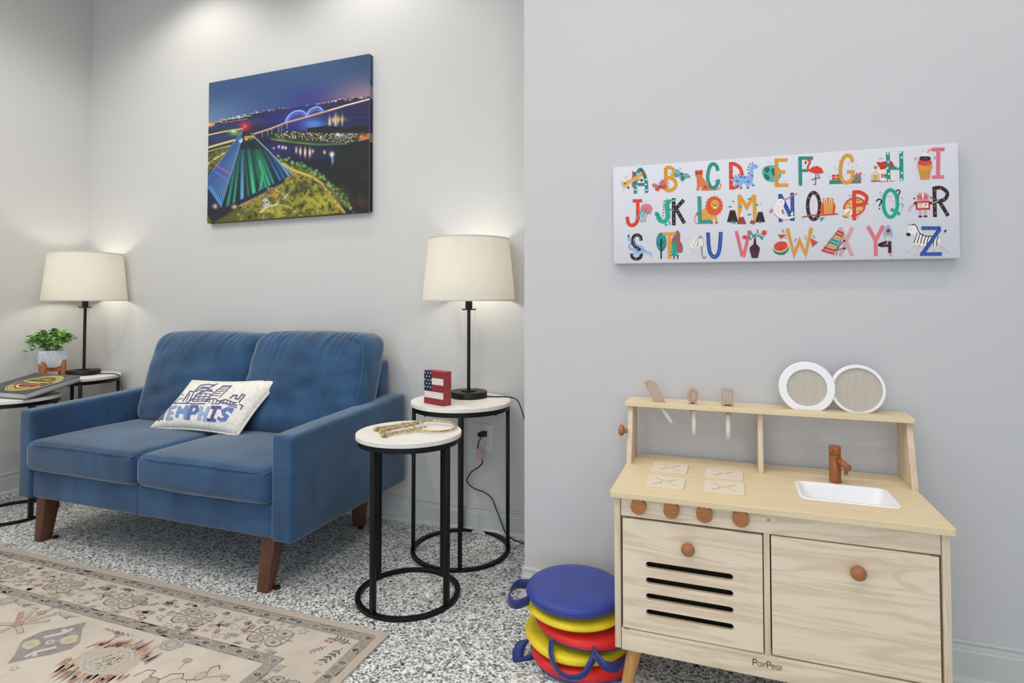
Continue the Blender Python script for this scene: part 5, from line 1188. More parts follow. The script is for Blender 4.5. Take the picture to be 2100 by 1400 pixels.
# --- D and the dinosaur
B.cell(); L([(1300, 262), (1302, 545)], RD, 38); L([(1300, 280), (1345, 285), (1395, 325), (1415, 400), (1395, 480), (1350, 520), (1302, 528)], RD, 36, 4)
dots([(1300, 300), (1300, 340), (1302, 385), (1300, 450), (1303, 500), (1370, 300), (1405, 350), (1380, 490)], 4, 'f0c8c0')
B.poly([(1280, 440), (1310, 440), (1345, 425), (1390, 400), (1440, 405), (1480, 400), (1495, 370), (1495, 320), (1515, 290), (1555, 285), (1585, 305), (1580, 325), (1540, 330), (1528, 345), (1530, 420), (1520, 470), (1540, 505), (1520, 515), (1495, 480), (1488, 530), (1460, 532), (1455, 485), (1415, 480), (1412, 530), (1388, 535), (1380, 490), (1345, 520), (1330, 510), (1345, 475), (1310, 455)], '8aaede', 0)
for x, y in ((1405, 415), (1365, 460), (1520, 405), (1480, 465), (1440, 420)): B.ell(x, y, 13, 7, BL_, .4)
for x, y in ((1330, 432), (1355, 415), (1385, 400), (1485, 385), (1482, 350), (1485, 320), (1500, 292), (1525, 282)): B.ell(x-3, y-8, 6, 9, '23335a')
for x, y in ((1405, 532), (1475, 530), (1532, 502)): B.ell(x, y, 12, 5, '23335a')
B.ell(1550, 305, 4, 4, DK)
# --- E and the globe
B.cell(); B.ell(1722, 382, 98, 86, '4fb0a4', 0, 32); B.poly([(1650, 320), (1690, 318), (1705, 350), (1670, 380), (1640, 350)], '2d6b5c'); B.poly([(1640, 380), (1690, 400), (1700, 440), (1672, 455), (1645, 420)], '2d6b5c'); B.poly([(1720, 330), (1765, 325), (1790, 360), (1770, 420), (1730, 400), (1715, 360)], '2d6b5c'); L([(1625, 385), (1632, 330), (1690, 300)], '3a8f88', 6, 4)
L([(1768, 228), (1768, 520)], OC, 38); L([(1755, 243), (1882, 243)], OC, 34); L([(1768, 363), (1858, 365)], OC, 34); L([(1755, 502), (1888, 500)], OC, 34)
for k in range(13): L([(1752, 245+k*20), (1784, 262+k*20)], 'c07a34', 3)
dots([(1715, 270), (1685, 265), (1840, 390), (1838, 425), (1812, 455), (1860, 460), (1730, 492)], 4, 'b08a6a')
# --- F and the flamingo
B.cell(); L([(X3+210, 215), (X3+213, 508)], LG if 0 else TE, 38); L([(X3+195, 224), (X3+345, 224)], TE, 34); L([(X3+210, 352), (X3+290, 352)], TE, 30)
for k in range(9): B.ell(X3+211, 240+k*30, 10, 4, '1f5f56', .6); B.ell(X3+206, 255+k*30, 7, 3, '9ad0bc', -.6)
L([(X3+312, 232), (X3+300, 245), (X3+312, 268), (X3+290, 310), (X3+296, 345), (X3+330, 362)], RD, 20, 5); B.ell(X3+305, 240, 22, 14, RD); B.poly([(X3+300, 350), (X3+330, 318), (X3+385, 305), (X3+430, 328), (X3+452, 372), (X3+420, 382), (X3+350, 380)], RD); B.ell(X3+268, 268, 9, 18, DK, .2); L([(X3+282, 245), (X3+268, 262)], 'e8a8a0', 12)
L([(X3+372, 385), (X3+370, 430), (X3+368, 492), (X3+345, 498)], DK, 7); L([(X3+390, 385), (X3+410, 428), (X3+370, 432), (X3+325, 448)], DK, 7)
# --- G and presents
B.cell(); B.poly([(X3+508, 452), (X3+645, 448), (X3+645, 488), (X3+510, 492)], '2f7f66'); B.poly([(X3+535, 396), (X3+618, 392), (X3+618, 446), (X3+537, 448)], 'c84438')
for k in range(8): L([(X3+515+k*17, 452), (X3+515+k*17, 490)], '5fae92', 3)
L([(X3+536, 422), (X3+618, 420)], 'f0d8c8', 5); L([(X3+578, 395), (X3+578, 446)], 'f0d8c8', 6); B.poly([(X3+745, 402), (X3+832, 402), (X3+834, 482), (X3+730, 484)], DK)
for k in range(7): L([(X3+735+k*16, 480), (X3+765+k*13, 404)], 'e8e0dc', 4)
B.ell(X3+795, 385, 14, 9, 'd05a6a', .5); B.ell(X3+825, 382, 14, 9, 'd05a6a', -.5); L([(X3+775, 400), (X3+845, 392)], 'd05a6a', 5)
L([(X3+745, 265), (X3+735, 215), (X3+700, 196), (X3+660, 215), (X3+630, 290), (X3+622, 370), (X3+640, 450), (X3+680, 475), (X3+730, 455), (X3+750, 400), (X3+750, 365)], OC, 36, 5); L([(X3+690, 366), (X3+768, 364)], OC, 32)
for k in range(9): L([(X3+606+k*1.5, 250+k*20), (X3+640, 252+k*20)], 'b8803a', 3)
dots([(X3+560, 322), (X3+585, 338), (X3+742, 320), (X3+790, 298), (X3+508, 415), (X3+866, 395), (X3+705, 285)], 5, '6a8a80')
# --- H and the house
B.cell(); B.poly([(X3+935, 345), (X3+990, 270), (X3+1045, 345), (X3+1180, 345), (X3+1185, 458), (X3+935, 462)], 'e6ded4'); B.poly([(X3+988, 268), (X3+1145, 256), (X3+1178, 312), (X3+1035, 346)], 'c93a30')
for k in range(4): L([(X3+1005+k*8, 282+k*15), (X3+1160+k*5, 270+k*13)], 'a02c28', 3)
B.poly([(X3+1022, 232), (X3+1050, 232), (X3+1050, 268), (X3+1022, 270)], 'e0d8d0'); L([(X3+1018, 232), (X3+1055, 232)], DK, 5); B.ell(X3+982, 322, 17, 18, DK); B.ell(X3+982, 322, 11, 12, 'b8c8c8'); L([(X3+965, 322), (X3+1000, 322)], DK, 3); L([(X3+982, 305), (X3+982, 340)], DK, 3)
B.poly([(X3+958, 395), (X3+1002, 395), (X3+1002, 458), (X3+958, 458)], 'd9a03c'); L([(X3+940, 395), (X3+980, 362), (X3+1018, 395)], 'b0887a', 5); L([(X3+945, 395), (X3+945, 460)], DK, 4); L([(X3+1016, 395), (X3+1016, 462)], DK, 4); L([(X3+935, 463), (X3+1040, 462)], DK, 7)
B.poly([(X3+1040, 388), (X3+1055, 388), (X3+1055, 428), (X3+1040, 428)], 'c93a30'); B.poly([(X3+1062, 388), (X3+1095, 388), (X3+1095, 428), (X3+1062, 428)], DK); dots([(X3+1070, 398), (X3+1086, 398), (X3+1070, 418), (X3+1086, 418)], 6, 'cfd8d8'); L([(X3+1030, 466), (X3+1180, 460)], 'd0907a', 8)
L([(X3+1108, 168), (X3+1116, 465)], TE, 38); L([(X3+1244, 158), (X3+1248, 455)], TE, 38); L([(X3+1115, 332), (X3+1240, 328)], TE, 32)
dots([(X3+1108, 182), (X3+1112, 265), (X3+1102, 330), (X3+1118, 390), (X3+1118, 455), (X3+1236, 170), (X3+1250, 222), (X3+1210, 320), (X3+1250, 382), (X3+1245, 445)], 11, 'e6efe8'); dots([(X3+1108, 182), (X3+1112, 265), (X3+1118, 390), (X3+1250, 222), (X3+1250, 382)], 4, 'd8a050')
# --- I and the ice cream
B.cell(); L([(X3+1625, 150), (X3+1620, 420)], PK, 42); L([(X3+1555, 140), (X3+1690, 138)], PK, 38); L([(X3+1558, 424), (X3+1682, 420)], PK, 36); L([(X3+1505, 188), (X3+1530, 145), (X3+1560, 135)], 'd98a5a', 14)
spk([(X3+1622, 160), (X3+1620, 410)], 12, MB2, 4, 14, (5, 8)); spk([(X3+1560, 138), (X3+1680, 138)], 6, MB2, 4, 4, (6, 6))
B.poly([(X3+1420, 340), (X3+1550, 338), (X3+1535, 445), (X3+1442, 448)], 'd99a48'); B.poly([(X3+1408, 295), (X3+1562, 288), (X3+1555, 345), (X3+1415, 350)], 'd8853e')
for k in range(6): L([(X3+1415+k*24, 345), (X3+1432+k*22, 298)], 'f0bc68', 4); L([(X3+1432+k*22, 345), (X3+1415+k*24, 298)], 'f0bc68', 4)
for k in range(5): L([(X3+1428+k*3, 365+k*17), (X3+1546-k*3, 362+k*17)], 'b87a34', 3)
B.ell(X3+1485, 272, 74, 34, 'd84a3c'); B.ell(X3+1487, 232, 60, 26, '23263f'); B.poly([(X3+1440, 212), (X3+1465, 180), (X3+1500, 170), (X3+1520, 185), (X3+1530, 212)], 'efe9e8'); L([(X3+1440, 210), (X3+1528, 206)], 'd88a90', 6); dots([(X3+1455, 235), (X3+1480, 240), (X3+1510, 235), (X3+1495, 225), (X3+1478, 190), (X3+1505, 195)], 3, 'd8c8d8')
for x, y in ((X3+1393, 228), (X3+1588, 222)): B.ell(x, y, 12, 11, 'c0506a'); B.ell(x, y, 6, 6, WH)
dots([(X3+1385, 345), (X3+1572, 320), (X3+1465, 150), (X3+1570, 185), (X3+1386, 250)], 4, 'c0506a')
# --- J and the jellyfish
B.cell(); L([(290, 660), (388, 658)], RD, 34); L([(342, 670), (342, 820), (330, 880), (285, 912), (245, 890), (233, 822)], RD, 36, 4)
B.poly([(365, 745), (385, 700), (430, 688), (475, 700), (495, 740), (478, 790), (420, 770)], 'dd7a84'); L([(368, 752), (420, 778), (474, 792)], '4fa0a0', 14)
for k, (x, c_) in enumerate(((385, '4f9a9a'), (405, '9a3a4a'), (425, '4f9a9a'), (445, '9a3a4a'), (410, '6fb8b0'))): L([(x, 775+k*3), (x-22, 830), (x-8-k*6, 880)], c_, 6, 4)
L([(380, 765), (340, 830), (315, 850)], '5fa8a4', 12, 4); dots([(410, 735), (440, 745), (425, 760)], 5, MB2); dots([(300, 705), (250, 770), (425, 655), (410, 675), (265, 680), (458, 830)], 4, 'a8a0b0')
# --- K and the crocodile
B.cell(); L([(712, 632), (712, 912)], DK, 38); L([(815, 650), (730, 745), (722, 760)], DK, 38); L([(735, 740), (822, 892)], DK, 38)
dots([(712, 660), (712, 700), (712, 740), (708, 790), (714, 840), (712, 890), (800, 665), (765, 705), (760, 790), (790, 840), (815, 880), (745, 760)], 5, 'e0a0a0')
L([(520, 790), (545, 800), (560, 850), (600, 872), (640, 850), (650, 780), (645, 700), (665, 662)], LG, 42, 5); L([(650, 660), (735, 652)], LG, 22); B.ell(650, 662, 26, 18, LG); L([(640, 690), (655, 840)], LG, 50); L([(630, 880), (625, 905), (650, 906)], LG, 14); L([(665, 870), (675, 905)], LG, 14); L([(670, 745), (715, 760)], LG, 14); L([(690, 665), (738, 662)], WH, 4)
for k in range(9): x, y = [(610, 690), (608, 720), (605, 750), (603, 780), (598, 810), (585, 835), (565, 830), (548, 805), (615, 665)][k]; B.poly([(x-8, y), (x+5, y-9), (x+5, y+9)], '1a3a38')
L([(515, 785), (550, 796)], LG, 12)
# --- L and the lion
B.cell(); B.poly([(1000, 760), (1040, 725), (1110, 770), (1150, 800), (1165, 885), (1135, 890), (1125, 820), (1105, 890), (985, 895), (985, 820)], 'dda24a'); B.ell(1128, 712, 80, 92, 'dd5a34', 0, 28)
for k in range(16): a = 2*PI*k/16; B.ell(1128+76*math.cos(a), 712+86*math.sin(a), 16, 16, 'dd5a34', 0, 9)
B.ell(1135, 700, 44, 50, 'e0a24c'); dots([(1115, 695), (1155, 695)], 5, DK); B.ell(1137, 712, 10, 8, DK); B.poly([(1122, 718), (1150, 718), (1145, 738), (1128, 738)], 'efe4d4'); L([(960, 895), (925, 870), (935, 810), (955, 785)], 'c8785a', 7, 4); B.ell(955, 790, 9, 22, 'b8483a', .3)
L([(975, 615), (982, 895)], TE, 40); L([(965, 878), (1100, 874)], TE, 36)
for k in range(12): L([(958, 640+k*22), (1000, 620+k*22)], '8fc8bc', 3)
for k in range(4): L([(1000+k*26, 892), (1018+k*26, 860)], '8fc8bc', 3)
dots([(1105, 886), (1150, 886)], 9, DK)
# --- M and the mountains
B.cell(); L([(1388, 600), (1392, 892)], OC, 40); L([(1540, 598), (1545, 885)], OC, 40); L([(1385, 605), (1462, 728), (1540, 602)], OC, 38)
for (x, yt, yb, w2, c_) in ((1315, 660, 880, 58, DK), (1600, 690, 880, 50, DK), (1408, 765, 900, 48, '93453c'), (1520, 825, 895, 30, '93453c')):
    B.poly([(x, yt), (x+w2, yb), (x-w2, yb)], c_); hh = yt+(yb-yt)*.42; ww = w2*.42
    B.poly([(x, yt), (x+ww, hh), (x+ww*.6, hh+10), (x+ww*.3, hh-6), (x, hh+14), (x-ww*.3, hh-4), (x-ww*.6, hh+10), (x-ww, hh)], 'e4e0dd')
for x, y in ((1292, 722), (1490, 640), (1562, 702), (1488, 802), (1395, 720)): B.poly([(x-24, y+8), (x-10, y-6), (x+4, y-10), (x+26, y+6)], '3f9a8c')
for x, y in ((1308, 880), (1335, 884), (1595, 878), (1528, 892)): B.poly([(x, y-26), (x+11, y+12), (x-11, y+12)], '2f9484')
L([(1326, 660), (1326, 680)], MB2, 4); B.poly([(1308, 662), (1326, 660), (1326, 672)], MB2); L([(1600, 692), (1612, 700)], MB2, 5)
# --- N and the narwhal
B.cell(); L([(X3+5, 592), (X3+8, 880)], BL_, 38); L([(X3+128, 580), (X3+132, 868)], BL_, 38); L([(X3+8, 605), (X3+128, 855)], BL_, 40)
spk([(X3+6, 600), (X3+8, 870)], 9, 'c8d4ea', 3.5, 8); spk([(X3+128, 590), (X3+132, 860)], 9, 'c8d4ea', 3.5, 8); spk([(X3+15, 620), (X3+120, 840)], 8, 'c8d4ea', 3.5, 8)
B.poly([(X3-45, 700), (X3-30, 660), (X3+5, 640), (X3+40, 650), (X3+52, 680), (X3+40, 715), (X3+35, 770), (X3+60, 830), (X3+120, 820), (X3+170, 825), (X3+100, 850), (X3+40, 855), (X3-20, 830), (X3-60, 780), (X3-62, 735)], 'ebe5df', 3); L([(X3+170, 822), (X3+100, 850), (X3+40, 855), (X3-20, 830), (X3-55, 790)], '6a5a5a', 3, 4); L([(X3+45, 655), (X3+178, 585)], 'd07f86', 12); B.ell(X3+15, 672, 5, 5, DK); B.ell(X3+30, 775, 12, 28, 'c8707c', -.2); B.ell(X3-88, 765, 12, 26, 'c8707c', .5); spk([(X3-35, 700), (X3-10, 800)], 8, '6a6a72', 2.5, 14); B.poly([(X3+108, 800), (X3+130, 768), (X3+140, 800), (X3+125, 825)], 'e0dcd8'); L([(X3+45, 685), (X3+52, 678)], DK, 3)
# --- O and the owl
B.cell(); B.line([(X3+348+62*math.cos(a), 716+138*math.sin(a)) for a in [2*PI*k/28 for k in range(28)]], 36, DK, 0, True)
for k in range(9): a = 2*PI*k/9+.3; x, y = X3+348+62*math.cos(a), 716+138*math.sin(a); B.poly([(x+(11 if q % 2 else 5)*math.cos(PI*q/5), y+(11 if q % 2 else 5)*math.sin(PI*q/5)) for q in range(10)], 'd88a3c' if k % 2 else 'd8603c')
B.poly([(X3+420, 700), (X3+440, 680), (X3+560, 680), (X3+572, 730), (X3+560, 795), (X3+430, 800), (X3+415, 760)], 'd9532c'); B.poly([(X3+440, 632), (X3+465, 645), (X3+500, 628), (X3+535, 642), (X3+552, 632), (X3+550, 690), (X3+520, 705), (X3+460, 705), (X3+442, 685)], 'dc8a3a'); B.poly([(X3+450, 690), (X3+545, 690), (X3+538, 800), (X3+455, 802)], 'e0a860')
for x in (X3+470, X3+518): B.ell(x, 665, 18, 18, 'f0d8b0'); B.ell(x, 665, 8, 8, 'a03028')
B.poly([(X3+485, 665), (X3+500, 665), (X3+492, 680)], DK); 
for r_ in range(4):
    for q in range(4): B.ell(X3+468+q*19, 715+r_*22, 6, 6, 'd8703c', 0, 7)
L([(X3+228, 830), (X3+330, 812), (X3+480, 806), (X3+598, 797)], 'c8402e', 12); B.poly([(X3+415, 830), (X3+440, 845), (X3+430, 872), (X3+412, 860)], '3f9484'); B.poly([(X3+435, 828), (X3+462, 840), (X3+440, 850)], '3f9484')
# --- P and the pizza
B.cell(); B.ell(X3+765, 725, 120, 98, 'd8532e', -.4, 30); B.ell(X3+765, 725, 98, 78, 'e2b070', -.4, 28); B.poly([(X3+765, 725), (X3+640, 760), (X3+690, 860), (X3+740, 800)], WH)
for a in range(7): L([(X3+765, 725), (X3+765+100*math.cos(a*.9), 725+80*math.sin(a*.9))], 'e8d8b0', 4)
for x, y in ((X3+700, 690), (X3+800, 660), (X3+840, 720), (X3+810, 770), (X3+720, 735)): B.ell(x, y, 12, 9, '8a9a4a'); B.ell(x+14, y+8, 5, 5, DK)
B.poly([(X3+645, 815), (X3+665, 835), (X3+705, 835), (X3+690, 725), (X3+735, 745)][:3]+[(X3+735, 745)], 'e2b070'); L([(X3+645, 815), (X3+665, 832), (X3+705, 834)], 'd8532e', 12)
L([(X3+762, 560), (X3+762, 862)], RD, 38); L([(X3+762, 575), (X3+820, 575), (X3+880, 610), (X3+890, 650), (X3+860, 695), (X3+765, 712)], RD, 36, 4); spk([(X3+762, 575), (X3+762, 850)], 9, 'f09a80', 3, 8); dots([(X3+890, 690), (X3+900, 700)], 6, '3a3a3a'); L([(X3+700, 615), (X3+740, 608)], '5a6a6a', 4); L([(X3+785, 838), (X3+815, 828)], '5a6a6a', 4); B.poly([(X3+640, 775), (X3+660, 765), (X3+655, 785)], '8ab0b0')
# --- Q and question marks
B.cell(); B.line([(X3+1133+72*math.cos(a), 692+140*math.sin(a)) for a in [2*PI*k/28 for k in range(28)]], 38, LG, 0, True); B.line([(X3+1133+72*math.cos(a), 692+140*math.sin(a)) for a in [2*PI*k/28 for k in range(28)]], 4, '1f7a68', 0, True); L([(X3+1135, 748), (X3+1232, 802)], LG, 34)
def qm(x, y, s, c_, w2): L([(x-22*s, y-14*s), (x-12*s, y-30*s), (x+8*s, y-32*s), (x+20*s, y-14*s), (x+8*s, y+4*s), (x+2*s, y+26*s)], c_, w2, 4); B.ell(x+2*s, y+44*s, w2*.6, w2*.6, c_, 0, 8)
qm(X3+1018, 690, 1.25, DK, 14); qm(X3+1212, 588, 1.0, DK, 13); qm(X3+1030, 600, .75, 'b8a8b8', 4); qm(X3+1125, 640, .85, 'a8b8c8', 5); qm(X3+1250, 655, .7, 'b8a0b0', 4); qm(X3+1248, 722, .85, '5f9aa8', 7); qm(X3+1165, 685, .6, 'd8b88a', 4)
# --- R and the robot
B.cell(); L([(X3+1582, 520), (X3+1588, 832)], DK, 40); L([(X3+1585, 535), (X3+1650, 532), (X3+1705, 570), (X3+1712, 612), (X3+1680, 655), (X3+1605, 672)], DK, 38, 4); L([(X3+1630, 665), (X3+1722, 820)], DK, 38)
for x, y in ((X3+1585, 560), (X3+1582, 650), (X3+1588, 720), (X3+1590, 790), (X3+1645, 540), (X3+1700, 590), (X3+1680, 650), (X3+1660, 715), (X3+1705, 790)): B.poly([(x+4, y-13), (x-7, y+2), (x, y+1), (x-5, y+14), (x+8, y-3), (x+1, y-2)], 'd8a868')
B.ell(X3+1463, 618, 64, 36, 'd8848a'); B.poly([(X3+1455, 585), (X3+1472, 585), (X3+1470, 650), (X3+1458, 650)], 'f0e0e0'); B.poly([(X3+1400, 640), (X3+1525, 636), (X3+1520, 660), (X3+1405, 662)], 'd8848a'); dots([(X3+1435, 630), (X3+1492, 626)], 15, 'a8343a'); dots([(X3+1435, 630), (X3+1492, 626)], 6, 'f0c060'); dots([(X3+1376, 640), (X3+1548, 634)], 9, DK)
B.poly([(X3+1390, 672), (X3+1535, 665), (X3+1538, 755), (X3+1393, 758)], 'c93a34'); B.poly([(X3+1410, 690), (X3+1518, 686), (X3+1520, 738), (X3+1412, 740)], 'efe2d8'); dots([(X3+1425, 700), (X3+1440, 700), (X3+1456, 700)], 5, DK); L([(X3+1422, 718), (X3+1460, 716)], '8a7a7a', 4); L([(X3+1422, 732), (X3+1490, 730)], '8a7a7a', 4); B.poly([(X3+1478, 702), (X3+1492, 698), (X3+1506, 700), (X3+1492, 718)], 'c93a34')
L([(X3+1390, 690), (X3+1350, 718), (X3+1328, 745)], 'd8a0a4', 14, 4); B.ell(X3+1328, 757, 14, 14, 'c8b0b4'); L([(X3+1540, 690), (X3+1590, 680), (X3+1635, 650)], 'd0848a', 14, 4); dots([(X3+1385, 690), (X3+1545, 688)], 15, DK); L([(X3+1437, 762), (X3+1437, 820)], 'd8a0a4', 18); L([(X3+1490, 760), (X3+1490, 818)], 'd8a0a4', 18); B.ell(X3+1437, 826, 20, 9, DK); B.ell(X3+1490, 824, 20, 9, DK)
# --- S and the snake
B.cell(); L([(245, 1010), (255, 1060), (300, 1105), (370, 1130), (395, 1160), (360, 1180), (290, 1160), (250, 1140), (265, 1110), (320, 1090)], LT, 26, 5)
L([(373, 1068), (368, 1030), (335, 1010), (300, 1025), (290, 1065), (305, 1120), (350, 1155), (375, 1195), (365, 1240), (325, 1256), (285, 1240), (278, 1200)], DK, 34, 5)
spk([(373, 1060), (335, 1012), (292, 1060), (310, 1120), (372, 1190), (325, 1255), (280, 1205)], 15, 'e8e4dc', 5, 3)
L([(310, 1185), (330, 1205), (370, 1190), (395, 1165), (430, 1190), (470, 1200)], '9cbce4', 26, 5); B.ell(462, 1200, 22, 13, '9cbce4'); L([(478, 1205), (482, 1220), (470, 1238)], 'c8606a', 4); B.ell(462, 1197, 4, 4, DK); L([(243, 1005), (250, 1035)], '2a3350', 10); spk([(300, 1110), (395, 1160), (430, 1190)], 6, '4a6aa0', 5, 5)
# --- T and the trees
B.cell(); B.poly([(745, 962), (778, 1000), (775, 1070), (800, 1110), (802, 1180), (770, 1195), (730, 1190), (690, 1120), (690, 1060), (720, 1000)], '9a5a5a', 2); B.ell(583, 1082, 54, 98, '2f8f8a', 0, 24); L([(580, 1255), (580, 1050)], DK, 16); L([(580, 1130), (550, 1090)], DK, 6); L([(580, 1110), (612, 1070)], DK, 6); L([(578, 1170), (620, 1120)], DK, 6)
L([(598, 1000), (732, 998)], OC, 32); L([(665, 1005), (665, 1255)], OC, 38)
for k in range(4): B.poly([(715, 1065+k*38), (750+k*7, 1118+k*36), (682-k*7, 1118+k*36)], '2a9a82')
L([(712, 1225), (712, 1258)], DK, 12); L([(748, 1225), (750, 1258)], DK, 12)
# --- U and the umbrella
B.cell(); B.poly([(875, 1145), (890, 1085), (930, 1040), (985, 1022), (1050, 1045), (1090, 1080), (1110, 1130), (1080, 1110), (1050, 1125), (1020, 1105), (985, 1125), (950, 1110), (915, 1140)], 'e9e2d8')
for x in (915, 950, 1020, 1055): L([(985, 1022), ((985+x)/2-(985-x)*.1, 1060), (x, 1125)], '6a5a5a', 4, 4)
for x, y in ((905, 1110), (940, 1075), (965, 1090), (1010, 1070), (1040, 1090), (1070, 1100), (955, 1110)): B.ell(x, y, 5, 5, rnd.choice(['c87a6a', '4a5a8a', 'c8a86a']), 0, 6)
L([(983, 1020), (983, 1050)], MB2, 6); L([(995, 1125), (1002, 1215)], '55304a', 8); L([(1002, 1210), (1008, 1245), (1030, 1245), (1037, 1225)], 'c0404a', 9, 4)
for x, y in ((900, 1165), (925, 1185), (950, 1160), (975, 1190), (905, 1200), (960, 1225), (885, 1140)): L([(x, y), (x+3, y+14)], '7a7a86', 3)
L([(1062, 985), (1070, 1120), (1085, 1200), (1128, 1238), (1168, 1200), (1185, 1110), (1194, 980)], BL_, 38, 5); L([(1062, 985), (1070, 1120), (1085, 1200), (1128, 1238), (1168, 1200), (1185, 1110), (1194, 980)], '6f8fce', 4, 5)
# --- V and the vase
B.cell(); L([(1352, 970), (1415, 1235)], PK, 36); L([(1425, 1240), (1492, 965)], PK, 36); spk([(1355, 985), (1412, 1225)], 10, MB2, 4, 10); spk([(1430, 1220), (1488, 985)], 9, MB2, 4, 10)
B.poly([(1535, 1045), (1553, 1045), (1558, 1105), (1592, 1140), (1592, 1170), (1572, 1248), (1510, 1248), (1488, 1168), (1490, 1140), (1528, 1105)], '43222e')
for k in range(7): L([(1500+k*13, 1160), (1512+k*10, 1240)], '6a4a52', 2.5)
L([(1543, 1045), (1520, 1000), (1500, 975)], '2f7a6a', 5); L([(1545, 1045), (1580, 1010), (1620, 1000)], '2f7a6a', 5)
for x, y, a in ((1495, 1045, 1.0), (1510, 1005, .5), (1530, 1025, 2.4), (1572, 975, 1.4), (1590, 1025, .2), (1610, 1045, .7), (1548, 1015, 2.2), (1485, 985, .4), (1615, 1030, -.2)): B.ell(x, y, 24, 7, rnd.choice(['2f8a7a', '3f9a88', '2a6f66']), a)
B.ell(1440, 1035, 22, 20, RD); B.ell(1638, 990, 24, 26, RD); L([(1438, 1055), (1480, 1040)], '2f7a6a', 4); dots([(1415, 1045), (1672, 975), (1675, 1000), (1410, 1025)], 4, RD)
# --- W and watermelon
B.cell(); B.ell(1810, 1150, 82, 66, '2f8a62', -.1, 26); L([(1740, 1185), (1790, 1212), (1850, 1210)], '1f5a44', 8, 4); B.ell(1808, 1132, 78, 56, 'e8d8b8', -.2, 26); B.ell(1808, 1128, 72, 50, 'd94a34', -.2, 26); dots([(1770, 1120), (1800, 1105), (1830, 1130), (1790, 1145), (1845, 1100), (1815, 1155)], 6, DK)
B.poly([(1780, 1008), (1870, 1008), (1815, 1052)], 'd94a34'); L([(1780, 1008), (1815, 1055)], '3f8a5a', 7); dots([(1815, 1020), (1835, 1018)], 4, DK); B.poly([(X3+308, 1040), (X3+385, 1085), (X3+330, 1132)], 'd94a34'); L([(X3+388, 1085), (X3+328, 1135)], '3f8a5a', 9); dots([(X3+335, 1080), (X3+350, 1100)], 4, DK)
for x, y in ((1830, 970), (1838, 985), (1858, 1040), (X3+30, 965), (X3+155, 1075), (X3+165, 1055), (X3+262, 1030), (X3+262, 1055), (X3+345, 1025), (X3+355, 1040)): B.ell(x, y, 4, 9, DK, .5, 8)
L([(X3+75, 948), (X3+145, 1218), (X3+200, 1070), (X3+262, 1215), (X3+322, 940)], OC, 38); L([(X3+75, 955), (X3+145, 1205), (X3+200, 1072), (X3+262, 1205), (X3+322, 948)], 'c07a34', 4)
# --- X and the xylophone
B.cell(); L([(X3+615, 938), (X3+742, 1230)], 'cf9f9d', 40); L([(X3+742, 935), (X3+615, 1230)], 'cf9f9d', 40); spk([(X3+740, 945), (X3+618, 1225)], 14, 'ead4d0', 3, 12)
for k, c_ in enumerate(('c9433a', 'c9433a', 'd8a04a', '2f8f86', '2f8f86', 'd8a04a', 'c9433a', 'c9433a')):
    x, y, l = X3+618-k*18, 985+k*29, 32+k*5.5; L([(x-l, y-14-k), (x+l, y+14+k)], c_, 22); dots([(x-l+3, y-13-k), (x+l-3, y+13+k)], 5, 'f0e0d0')
L([(X3+598, 965), (X3+440, 1175)], '8a2f30', 6); L([(X3+650, 990), (X3+575, 1225)], '8a2f30', 6); L([(X3+555, 1180), (X3+650, 1078)], DK, 6); L([(X3+560, 1170), (X3+660, 1152)], DK, 6); dots([(X3+658, 1075), (X3+662, 1152)], 12, DK)
# --- Y and yoga
B.cell(); L([(X3+900, 925), (X3+980, 1070), (X3+982, 1232)], PK, 40); L([(X3+1060, 918), (X3+982, 1070)], PK, 40); spk([(X3+905, 940), (X3+980, 1070), (X3+982, 1225)], 12, 'b04a5a', 3, 10)
L([(X3+1080, 1050), (X3+1070, 985), (X3+1105, 925)], '8ab0d8', 20, 4); L([(X3+1135, 1050), (X3+1145, 985), (X3+1112, 925)], '8ab0d8', 20, 4); L([(X3+1108, 950), (X3+1108, 912)], 'd88a6a', 12); B.poly([(X3+1080, 1030), (X3+1140, 1030), (X3+1138, 1075), (X3+1085, 1075)], 'c8ccc0'); B.ell(X3+1108, 998, 20, 24, 'd8825a'); B.poly([(X3+1086, 992), (X3+1095, 965), (X3+1110, 950), (X3+1124, 968), (X3+1130, 995), (X3+1108, 978)], DK)
L([(X3+1095, 1085), (X3+1020, 1112), (X3+1040, 1125), (X3+1110, 1122)], '4a2232', 26, 3); L([(X3+1122, 1080), (X3+1125, 1200)], '4a2232', 34); L([(X3+1128, 1205), (X3+1130, 1225), (X3+1150, 1230)], 'd8825a', 10)
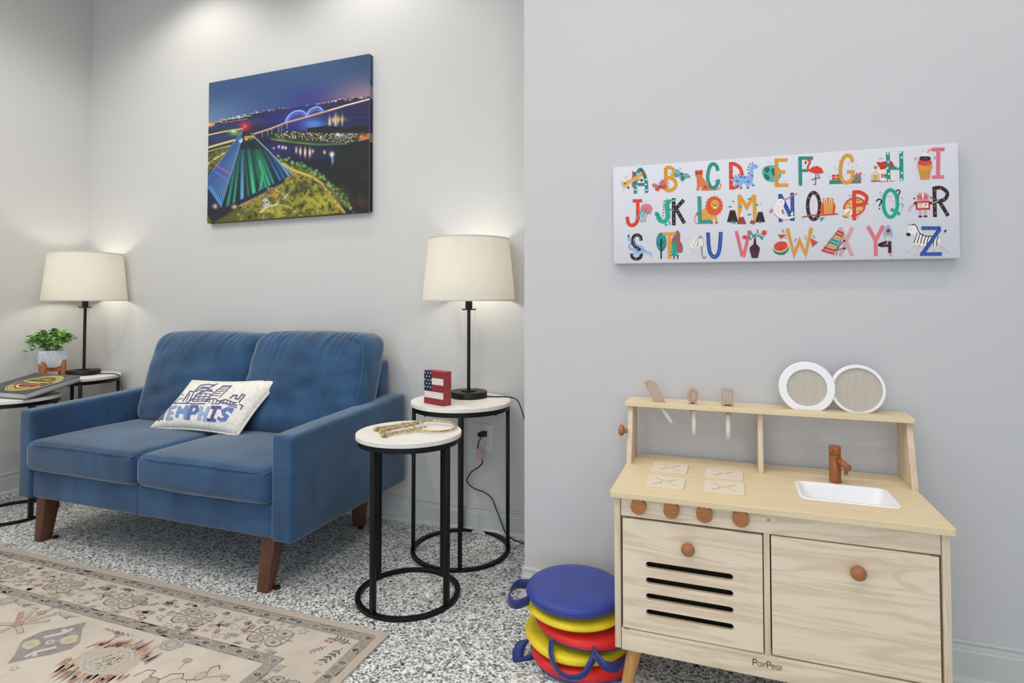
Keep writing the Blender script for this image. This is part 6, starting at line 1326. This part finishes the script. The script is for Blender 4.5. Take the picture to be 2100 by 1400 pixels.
# --- Z and the zebra
B.cell(); B.poly([(X3+1310, 935), (X3+1340, 920), (X3+1400, 915), (X3+1430, 960), (X3+1470, 1010), (X3+1560, 1025), (X3+1610, 1020), (X3+1640, 1060), (X3+1640, 1110), (X3+1560, 1140), (X3+1470, 1120), (X3+1420, 1140), (X3+1370, 1090), (X3+1380, 1010), (X3+1345, 1010), (X3+1310, 1030), (X3+1296, 1005), (X3+1312, 975)], 'ece7e2'); B.ell(X3+1315, 1010, 24, 18, '2a2528', .3); B.ell(X3+1340, 955, 5, 5, DK)
L([(X3+1345, 915), (X3+1375, 908), (X3+1402, 935), (X3+1425, 985), (X3+1475, 1022), (X3+1560, 1028)], DK, 10, 4)
for k in range(8): x = X3+1385+k*31; L([(x+20, 990+k*6 if k < 3 else 1030), (x+2, 1050+k*4), (x-14+k*2, 1095+k*5)], '2c2428', 9, 4)
for p in ([(X3+1420, 1120), (X3+1350, 1130), (X3+1305, 1190)], [(X3+1430, 1130), (X3+1400, 1170), (X3+1380, 1225)], [(X3+1560, 1130), (X3+1585, 1180), (X3+1605, 1222)], [(X3+1620, 1100), (X3+1670, 1140), (X3+1712, 1185)]):
    L(p, 'ece7e2', 20, 3); 
    for k in range(6): u = k/5*1.9; i = min(int(u), 1); f = u-i; x, y = p[i][0]*(1-f)+p[i+1][0]*f, p[i][1]*(1-f)+p[i+1][1]*f; L([(x-9, y-3), (x+9, y+3)], '2c2428', 5)
L([(X3+1640, 1050), (X3+1660, 1010), (X3+1685, 975)], 'd8d2cc', 6, 4); B.ell(X3+1690, 975, 9, 17, DK, .5); L([(X3+1320, 915), (X3+1325, 900)], DK, 6)
L([(X3+1448, 945), (X3+1645, 945)], BL_, 34); L([(X3+1635, 955), (X3+1460, 1205)], BL_, 38); L([(X3+1435, 1212), (X3+1655, 1210)], BL_, 34)
spk([(X3+1455, 945), (X3+1640, 945)], 8, 'c8d4ea', 3.5, 6); spk([(X3+1630, 965), (X3+1470, 1195)], 11, 'c8d4ea', 3.5, 8); spk([(X3+1445, 1212), (X3+1645, 1210)], 9, 'c8d4ea', 3.5, 6)
B.build('printed_alphabet', 'printed_ink', cB)
for o in bpy.data.objects:
    if '_o' in o.keys(): del o['_o']
